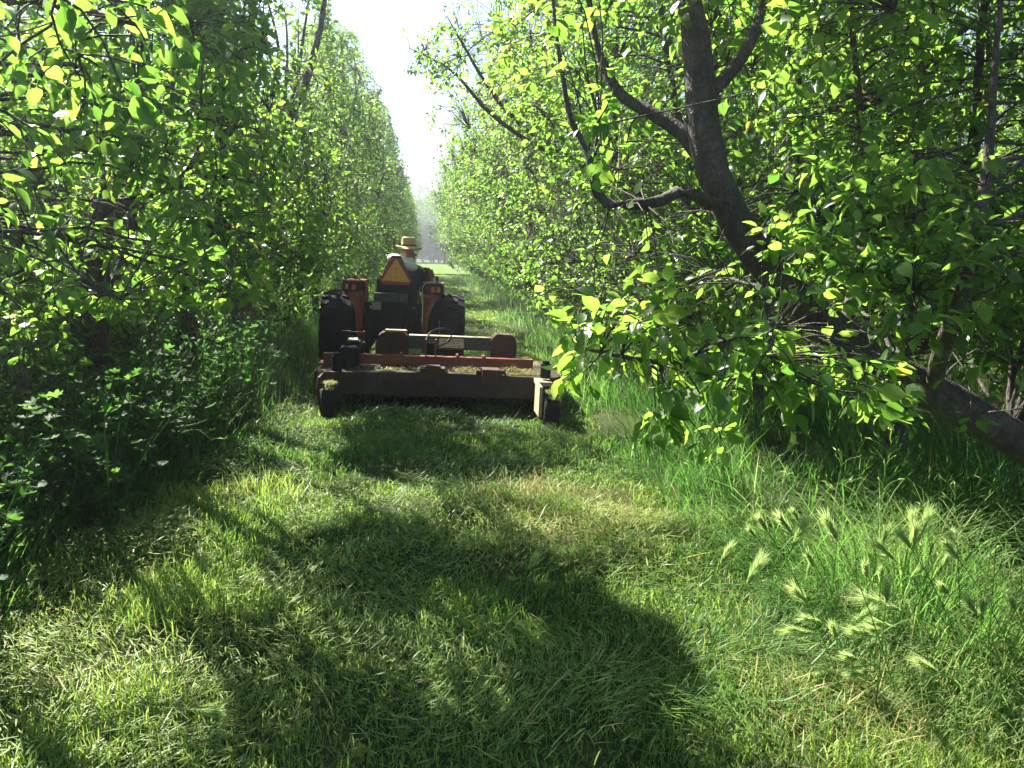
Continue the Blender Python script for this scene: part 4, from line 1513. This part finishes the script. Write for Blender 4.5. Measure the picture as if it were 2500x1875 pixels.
def wheel(name, x, y, R, hw, rim_r, lugs, parent):
    wr = empty(name)
    wr.parent = parent
    wr.location = (x, y, R)
    bm = NB()
    lathe_x(bm, [(-hw * .82, rim_r), (-hw * .98, rim_r + .06), (-hw, R * .80), (-hw * .93, R * .91), (-hw * .72, R * .965), (-hw * .3, R * .985), (hw * .3, R * .985), (hw * .72, R * .965), (hw * .93, R * .91), (hw, R * .80), (hw * .98, rim_r + .06), (hw * .82, rim_r), (-hw * .82, rim_r)], 56)
    bmesh.ops.recalc_face_normals(bm, faces=bm.faces)
    # block lugs in four rows, wrapped on the crown
    for i in range(lugs):
        for row, (xc, hwx) in enumerate([(-.80, .17), (-.33, .25), (.33, .25), (.80, .17)]):
            t = (i + (.5 if row in (1, 3) else 0)) * 2 * math.pi / lugs
            dt = .30 * 2 * math.pi / lugs
            vs = []
            for xx in (xc - hwx, xc + hwx):
                ra = R * (.985 - .10 * max(0, abs(xx) - .45))
                for tt_ in (t - dt, t + dt):
                    for rr in (ra - .012, ra + .022):
                        sk = .12 * (xx - xc)
                        vs.append(bm.verts.new((xx * hw, math.cos(tt_ + sk) * rr, math.sin(tt_ + sk) * rr)))
            for f in [(0, 1, 3, 2), (4, 6, 7, 5), (0, 4, 5, 1), (2, 3, 7, 6), (0, 2, 6, 4), (1, 5, 7, 3)]:
                bm.faces.new([vs[k_] for k_ in f])
    bmesh.ops.recalc_face_normals(bm, faces=bm.faces)
    bm_obj("tyre", bm, M_RUBBER, wr, True)
    bm = NB()
    lathe_x(bm, [(-hw * .3, 0), (-hw * .3, rim_r * .6), (-hw * .84, rim_r * .92), (-hw * .84, rim_r + .01), (hw * .84, rim_r + .01), (hw * .84, rim_r * .92), (hw * .3, rim_r * .6), (hw * .3, 0)], 40)
    for k_ in range(6):
        a = k_ * math.pi / 3
        for sg in (-1, 1):
            cy(bm, (sg * hw * .28, math.cos(a) * rim_r * .4, math.sin(a) * rim_r * .4), (sg * hw * .42, math.cos(a) * rim_r * .4, math.sin(a) * rim_r * .4), .014, S=6)
    bmesh.ops.recalc_face_normals(bm, faces=bm.faces)
    bm_obj("rim", bm, M_ORANGE, wr, True)


for s in (-1, 1):
    wheel("rear_wheel", s * .665, 0, .53, .245, .30, 22, tr_)
    wheel("front_wheel", s * .56, 1.62, .34, .13, .19, 18, tr_)
bm = NB()   # dark castings: gearbox, axle, hitch
bx(bm, -.20, .20, -.25, 1.4, .36, .68)
bx(bm, -.40, .40, -.12, .12, .44, .62)
bx(bm, -.30, .30, -.30, -.2, .55, .86)
bx(bm, -.06, .06, -.42, -.25, .46, .56)
cy(bm, (0, -.40, .50), (0, -.24, .50), .05)
for s in (-1, 1):
    bx(bm, s * .26 - .025, s * .26 + .025, -.75, .05, .42, .47)
    cy(bm, (s * .26, -.45, .45), (s * .20, -.28, .80), .016, S=10)
bx(bm, -.36, .36, -.28, -.20, .90, .945)
bx(bm, -.36, -.30, -.27, -.22, .60, .90)
bx(bm, .30, .36, -.27, -.22, .60, .90)
bm_obj("chassis", bm, M_BLACK, tr_, False, .01)
bm = NB()
bx(bm, -.40, .40, -.05, 1.1, .56, .60)
bm_obj("platform", bm, M_BLACK, tr_, False, .01)
bm = NB()   # toolbox behind the seat
bx(bm, -.25, .05, -.26, -.10, .955, 1.06)
bx(bm, .07, .17, -.24, -.12, .955, 1.055)
bm_obj("tool_box", bm, M_DUSTG, tr_, False, .012)
bm = NB()
for dx in (0, .055):
    tube_bm(bm, [(.17 + dx, -.29, .87), (.155 + dx, -.33, .84), (.09 + dx, -.45, .66), (.03 + dx, -.6, .52), (.0 + dx, -.72, .47)], .011, 8, 24)
    cy(bm, (.17 + dx, -.22, .872), (.17 + dx, -.30, .872), .018, S=10)
bm_obj("hydraulic_hose", bm, M_BLACK, tr_, True)
for s in (-1, 1):   # fenders
    bm = NB()
    N_ = 22
    outer = []
    for i in range(N_):
        t = i / (N_ - 1)
        a = math.radians(195 - 150 * t)     # from low rear over the top to the front
        R_ = .655
        yy, zz = R_ * math.cos(a), .53 + R_ * math.sin(a)
        w_ = np.interp(t, [0, .28, .42, .5, .85, 1], [.03, .06, .15, .24, .24, .12])
        xi = s * .385
        inner_r = np.interp(t, [0, .5, 1], [.40, .36, .30])
        outer.append([(xi, yy, zz), (xi + s * w_, yy, zz - .01), (xi, inner_r * math.cos(a), .53 + inner_r * math.sin(a)), (xi - s * .012, yy, zz), (xi - s * .012, inner_r * math.cos(a), .53 + inner_r * math.sin(a)), (xi + s * w_, yy * .965, .53 + (zz - .54) * .965)])
    vs = [[bm.verts.new(p) for p in o_] for o_ in outer]
    for a_, b_ in zip(vs[:-1], vs[1:]):
        for i0, i1 in ((1, 0), (0, 3), (3, 4), (2, 0), (1, 5)):
            bm.faces.new((a_[i0], a_[i1], b_[i1], b_[i0]))
    bmesh.ops.recalc_face_normals(bm, faces=bm.faces)
    # flat box top that carries the lamp
    bx(bm, min(s * .36, s * .63), max(s * .36, s * .63), -.34, .18, 1.165, 1.215)
    # rear flange tapering down
    prism(bm, [(s * .372, -.37, 1.16), (s * .56, -.37, 1.16), (s * .48, -.42, 1.02), (s * .445, -.52, .80), (s * .435, -.58, .56), (s * .395, -.58, .56), (s * .38, -.52, .80)], (0, .02, 0))
    bm_obj("fender", bm, M_ORANGE, tr_, True, .0)
    lamp = NB()
    bx(lamp, min(s * .37, s * .625), max(s * .37, s * .625), -.40, -.345, 1.07, 1.205)
    lo_ = bm_obj("tail_lamp", lamp, M_BLACK, tr_, False, .016)
    lb = NB()
    bx(lb, min(s * .405, s * .585), max(s * .405, s * .585), -.412, -.4005, 1.095, 1.18)
    bm_obj("lens", lb, M_RUST if s > 0 else M_BLACK, lo_, False, .003)
    lb = NB()
    xr = s * .49 - .025
    bx(lb, xr, xr + .052, -.4235, -.4125, 1.10, 1.165)
    bm_obj("reflector", lb, M_LENS_R, lo_, False, .003)
    lb = NB()
    xr = s * .555
    bx(lb, min(xr, xr + s * .028) - .012, max(xr, xr + s * .028), -.4225, -.4125, 1.105, 1.165)
    bm_obj("indicator", lb, M_LENS_A, lo_, False, .003)
    lb = NB()
    for sx in (-1, 1):
        pass
    tube_bm(lb, [(s * .365, -.405, 1.06), (s * .368, -.408, 1.17), (s * .40, -.408, 1.212), (s * .60, -.408, 1.212), (s * .63, -.408, 1.17), (s * .633, -.405, 1.08)], .006, 6, 26)
    bm_obj("lamp_guard", lb, M_STEEL if s > 0 else M_BLACK, lo_, True)
bm = NB()
cy(bm, (.54, -.1, 1.215), (.54, -.1, 1.285), .022, .018, 12)
cy(bm, (.54, -.1, 1.285), (.54, -.1, 1.30), .018, .006, 12)
bm_obj("control_knob", bm, M_BLACK, tr_, True)
bm = NB()
cy(bm, (-.50, -.1, 1.215), (-.50, -.1, 1.25), .02, .018, 12)
cy(bm, (-.50, -.1, 1.25), (-.50, -.1, 1.27), .03, .02, 12)
bm_obj("control_knob", bm, M_RED, tr_, True)
# work lamp
bm = NB()
bx(bm, -.275, -.145, -.36, -.31, .845, .96)
cy(bm, (-.21, -.335, .80), (-.21, -.335, .85), .012, S=8)
wl_ = bm_obj("work_lamp", bm, M_BLACK, tr_, False, .010)
bm = NB()
bx(bm, -.265, -.155, -.366, -.361, .855, .95)
bm_obj("lens", bm, M_LENS_C, wl_, False, .002)
# seat
bm = NB()
bx(bm, -.24, .24, -.05, .38, .74, .84)
bx(bm, -.23, .23, -.12, -.03, .80, 1.28, Matrix.Rotation(math.radians(6), 3, 'X'))
bm_obj("seat", bm, M_BLACK, tr_, True, .035)
# slow moving vehicle triangle: truncated corners, red border, orange centre
sg = NB()
W, zb0, zt = .205, 1.165, 1.535


def tri_pts(k, y, dz=0.0):
    """truncated triangle scaled about its centroid"""
    pts = [(-W + .0, 1.21), (-W + .02, zb0), (W - .02, zb0), (W, 1.21), (.058, zt), (-.058, zt)]
    return [(x, y, z + dz) for x, z in pts]


prism(sg, tri_pts(1, -.235), (0, .008, 0))
sgo = bm_obj("warning_triangle", sg, M_BLACK, tr_)
ox = .02
sgo.location = (ox, 0, 0)
bm = NB()
yb = -.2375
for quad in ([(-.178, 1.2195), (-.198, 1.255), (-.195, 1.21), (-.178, 1.19)],):
    pass
# three red strips
prism(bm, [(-.180, yb, 1.198), (-.199, yb, 1.222), (-.062, yb, 1.512), (-.012, yb, 1.512)], (0, .002, 0))
prism(bm, [(.180, yb, 1.198), (.012, yb, 1.512), (.062, yb, 1.512), (.090, yb, 1.452), (.078, yb, 1.438), (.098, yb, 1.425), (.199, yb, 1.222)], (0, .002, 0))
prism(bm, [(-.165, yb, 1.174), (.165, yb, 1.174), (.180, yb, 1.2115), (-.176, yb, 1.2135)], (0, .002, 0))
bm_obj("red_border", bm, M_SIGNR, sgo)
bm = NB()
prism(bm, [(-.178, yb - .003, 1.216), (.178, yb - .003, 1.212), (0, yb - .003, 1.512)], (0, .002, 0))
bm_obj("orange_face", bm, M_SIGNO, sgo)
bm = NB()
for z in (1.375, 1.262):
    cy(bm, (0, yb - .0035, z), (0, yb - .008, z), .009 if z > 1.3 else .006, S=10)
bx(bm, -.02, -.012, .0 + yb - .006, yb - .0035, 1.272, 1.276)
bx(bm, -.12, -.108, yb - .006, yb - .0035, 1.2185, 1.2265)
bm_obj("bolt", bm, M_BLACK, sgo)
# bonnet, dashboard, steering wheel
bm = NB()
pr_ = [(-.28, .80, .62), (-.30, .80, 1.10), (-.24, .80, 1.20), (.24, .80, 1.20), (.30, .80, 1.10), (.28, .80, .62)]
prism(bm, pr_, (0, 1.3, -.06))
bm_obj("bonnet", bm, M_ORANGE, tr_, True, .03)
bm = NB()
bx(bm, .40, .50, .12, .34, 1.22, 1.40, Matrix.Rotation(math.radians(-18), 3, 'Y'))
bm_obj("side_panel", bm, M_ORANGE, tr_, True, .03)
bm = NB()
tube_bm(bm, [(.19 * math.cos(a), .60 + .09 * math.sin(a), 1.24 + .16 * math.sin(a)) for a in np.linspace(0, 2 * math.pi, 17)], .014, 8, 48)
cy(bm, (0, .60, 1.24), (0, .82, 1.0), .02, S=10)
bx(bm, -.18, .18, .595, .61, 1.225, 1.245)
bm_obj("steering_wheel", bm, M_BLACK, tr_, True)

# ------------------------------------------------------------------ driver
drv = empty("person", (-.40, 10.72, .86))
tag(drv, "driver in straw hat, navy vest and white hood, seated on the tractor looking right", "person")


def skin_body(name, pts, edges, rad, m, parent, sub=2):
    me = bpy.data.meshes.new(name)
    me.from_pydata(pts, edges, [])
    o = link(name, me, m, parent)
    sk = o.modifiers.new("skin", 'SKIN')
    sv = me.skin_vertices[0].data
    for i, r_ in enumerate(rad):
        sv[i].radius = r_ if isinstance(r_, tuple) else (r_, r_)
        sv[i].use_root = (i == 0)
    sb = o.modifiers.new("subd", 'SUBSURF')
    sb.levels = sb.render_levels = sub
    dg = bpy.context.evaluated_depsgraph_get()
    ev = bpy.data.meshes.new_from_object(o.evaluated_get(dg))
    o.modifiers.clear()
    o.data = ev
    ev.polygons.foreach_set("use_smooth", np.ones(len(ev.polygons), bool))
    return o


# local coordinates: origin at the seat
pts = [(0, 0, .06), (.01, -.02, .22), (.03, -.02, .40), (.055, -.01, .53), (.06, .0, .60), (.07, .02, .70), (.075, .03, .79),
       (-.14, .0, .50), (-.21, .10, .28), (-.17, .32, .30), (-.16, .40, .33),
       (.24, .0, .49), (.30, .10, .27), (.22, .34, .30), (.19, .42, .33),
       (-.11, .06, .04), (-.16, .42, .06), (-.16, .50, -.30), (-.16, .62, -.34),
       (.11, .06, .04), (.16, .42, .06), (.16, .50, -.30), (.16, .62, -.34)]
edges = [(0, 1), (1, 2), (2, 3), (3, 4), (4, 5), (5, 6), (3, 7), (7, 8), (8, 9), (9, 10), (3, 11), (11, 12), (12, 13), (13, 14), (0, 15), (15, 16), (16, 17), (17, 18), (0, 19), (19, 20), (20, 21), (21, 22)]
rad = [(.15, .12), (.14, .11), (.16, .11), (.10, .08), .058, (.082, .098), (.06, .075), .066, .05, .038, .03, .066, .05, .038, .03, .09, .07, .05, .04, .09, .07, .05, .04]
# fingers and thumbs curled round the steering wheel
for (wr, sgn) in ((10, 1), (14, -1)):
    bpt = pts[wr]
    for k_ in range(4):
        i0 = len(pts)
        ox_ = (k_ - 1.5) * .019
        ln = (.9, 1.0, .95, .75)[k_]
        pts += [(bpt[0] + ox_ * .8, bpt[1] + .05, bpt[2] + .012), (bpt[0] + ox_, bpt[1] + .05 + .04 * ln, bpt[2] + .008), (bpt[0] + ox_, bpt[1] + .055 + .04 * ln, bpt[2] - .022 * ln)]
        edges += [(wr, i0), (i0, i0 + 1), (i0 + 1, i0 + 2)]
        rad += [.011, .009, .007]
    i0 = len(pts)
    pts += [(bpt[0] + sgn * .035, bpt[1] + .03, bpt[2] - .005), (bpt[0] + sgn * .04, bpt[1] + .07, bpt[2] - .02)]
    edges += [(wr, i0), (i0, i0 + 1)]
    rad += [.011, .009]
body = skin_body("body", pts, edges, rad, M_SKIN, drv)
bm = bmesh.new()
bm.from_mesh(body.data)
# nose, brow, ear on the head, which looks to the right
for (c_, r_) in (((.165, .065, .685), (.022, .014, .020)), ((.07, -.045, .69), (.02, .012, .03)), ((.125, .105, .69), (.012, .012, .012)), ((.145, .03, .715), (.012, .010, .009)), ((.155, .06, .64), (.012, .022, .008))):
    mt = Matrix.Translation(c_) @ Matrix.Diagonal((*r_, 1))
    bmesh.ops.create_uvsphere(bm, u_segments=10, v_segments=6, radius=1, matrix=mt)
bm.to_mesh(body.data)
bm.free()


def loft(name, rings, m, parent, S=28, wr=0.0):
    """rings of (cx,cy,z,rx,ry)"""
    bm = NB()
    R_ = []
    for (cx, cy_, z, rx, ry) in rings:
        R_.append([bm.verts.new((cx + rx * math.cos(t) * (1 + wr * math.sin(5 * t + z * 40)), cy_ + ry * math.sin(t), z)) for t in [i * 2 * math.pi / S for i in range(S)]])
    for a, b in zip(R_[:-1], R_[1:]):
        for i in range(S):
            bm.faces.new((a[i], a[(i + 1) % S], b[(i + 1) % S], b[i]))
    bm.faces.new(R_[0][::-1])
    bm.faces.new(R_[-1])
    return bm_obj(name, bm, m, parent, True)


loft("vest", [(0, 0, .02, .19, .15), (.005, -.01, .10, .195, .15), (.02, -.02, .22, .19, .14), (.035, -.02, .34, .205, .145), (.045, -.015, .43, .225, .145), (.05, -.01, .50, .225, .13), (.05, -.01, .53, .18, .115), (.055, 0, .545, .13, .10), (.058, 0, .57, .085, .08)], M_NAVY, drv, 32, .012)
# sleeves
for side in (7, 11):
    p_ = [np.array(pts[side]), np.array(pts[side + 1]), np.array(pts[side + 2]), np.array(pts[side + 3])]
    q_, r_ = smooth_path(p_, [.095, .075, .06, .05], 16)
    v, f = tubes(q_[None], r_[None], 14)
    link("sleeve", np_mesh("sleeve", v, [f], smooth=True), M_NAVY, drv)
# trousers
for hip in (15, 19):
    p_ = [np.array(pts[hip]) + [0, -.06, 0], np.array(pts[hip + 1]), np.array(pts[hip + 2])]
    q_, r_ = smooth_path(p_, [.11, .088, .066], 16)
    v, f = tubes(q_[None], r_[None], 14)
    link("trouser_leg", np_mesh("trouser_leg", v, [f], smooth=True), M_DENIM, drv)
    bm = NB()
    k2 = pts[hip + 2]
    bx(bm, k2[0] - .05, k2[0] + .05, k2[1] - .07, k2[1] + .2, k2[2] - .06, k2[2] + .04)
    bm_obj("shoe", bm, M_BLACK, drv, True, .03)
# white hood folded behind the neck
bm = NB()
hp = [(-.135, .02, .60), (-.15, -.06, .635), (-.08, -.125, .63), (.0, -.14, .585), (.08, -.13, .545), (.15, -.09, .52), (.165, -.02, .515)]
p_, r_ = smooth_path(hp, [.03, .05, .062, .068, .062, .05, .03], 26)
r_ = r_ * (1 + .18 * (vnoise(p_, 16, 3) - .5))
v, f = tubes(p_[None], r_[None], 16)
link("hood", np_mesh("hood", v, [f], smooth=True), M_WHITE, drv)
loft("collar", [(.03, -.03, .50, .15, .12), (.035, -.035, .56, .135, .115), (.05, -.02, .62, .10, .09), (.055, -.01, .65, .085, .08)], M_WHITE, drv, 28, .03)
# hat
hat = loft("hat", [(.075, .02, .768, .172, .165), (.075, .02, .780, .170, .162), (.075, .02, .792, .105, .105), (.072, .02, .80, .098, .10), (.072, .02, .86, .093, .096), (.070, .02, .905, .084, .090), (.07, .02, .918, .066, .075), (.07, .02, .908, .03, .05)], M_HAT, drv, 40)
for v_ in hat.data.vertices:
    dx, dy = v_.co.x - .075, v_.co.y - .02
    rr = math.hypot(dx, dy)
    if rr > .13:
        v_.co.z += .018 * math.cos(2 * math.atan2(dy, dx) + .6) - .012 * dx / .17
loft("hat_band", [(.073, .02, .799, .1015, .1035), (.073, .02, .82, .099, .101)], M_HATBAND, hat, 40)
drv.rotation_euler = (0, math.radians(1.0), 0)

# ------------------------------------------------------------------ hazy morning air
bm = NB()
bx(bm, -395, 395, -70, 640, -1.2, 18)
hz = bm_obj("haze", bm, None, None)
hm = bpy.data.materials.new("hazy_air")
hm.use_nodes = True
ht = hm.node_tree
ht.nodes.remove(ht.nodes["Principled BSDF"])
pv = ht.nodes.new("ShaderNodeVolumePrincipled")
pv.inputs["Color"].default_value = (.92, .96, 1, 1)
pv.inputs["Density"].default_value = HAZE
pv.inputs["Anisotropy"].default_value = .74
ht.links.new(pv.outputs[0], ht.nodes["Material Output"].inputs["Volume"])
hz.data.materials.append(hm)
tag(hz, "thin sunlit haze between the tree rows", "haze", kind="stuff")
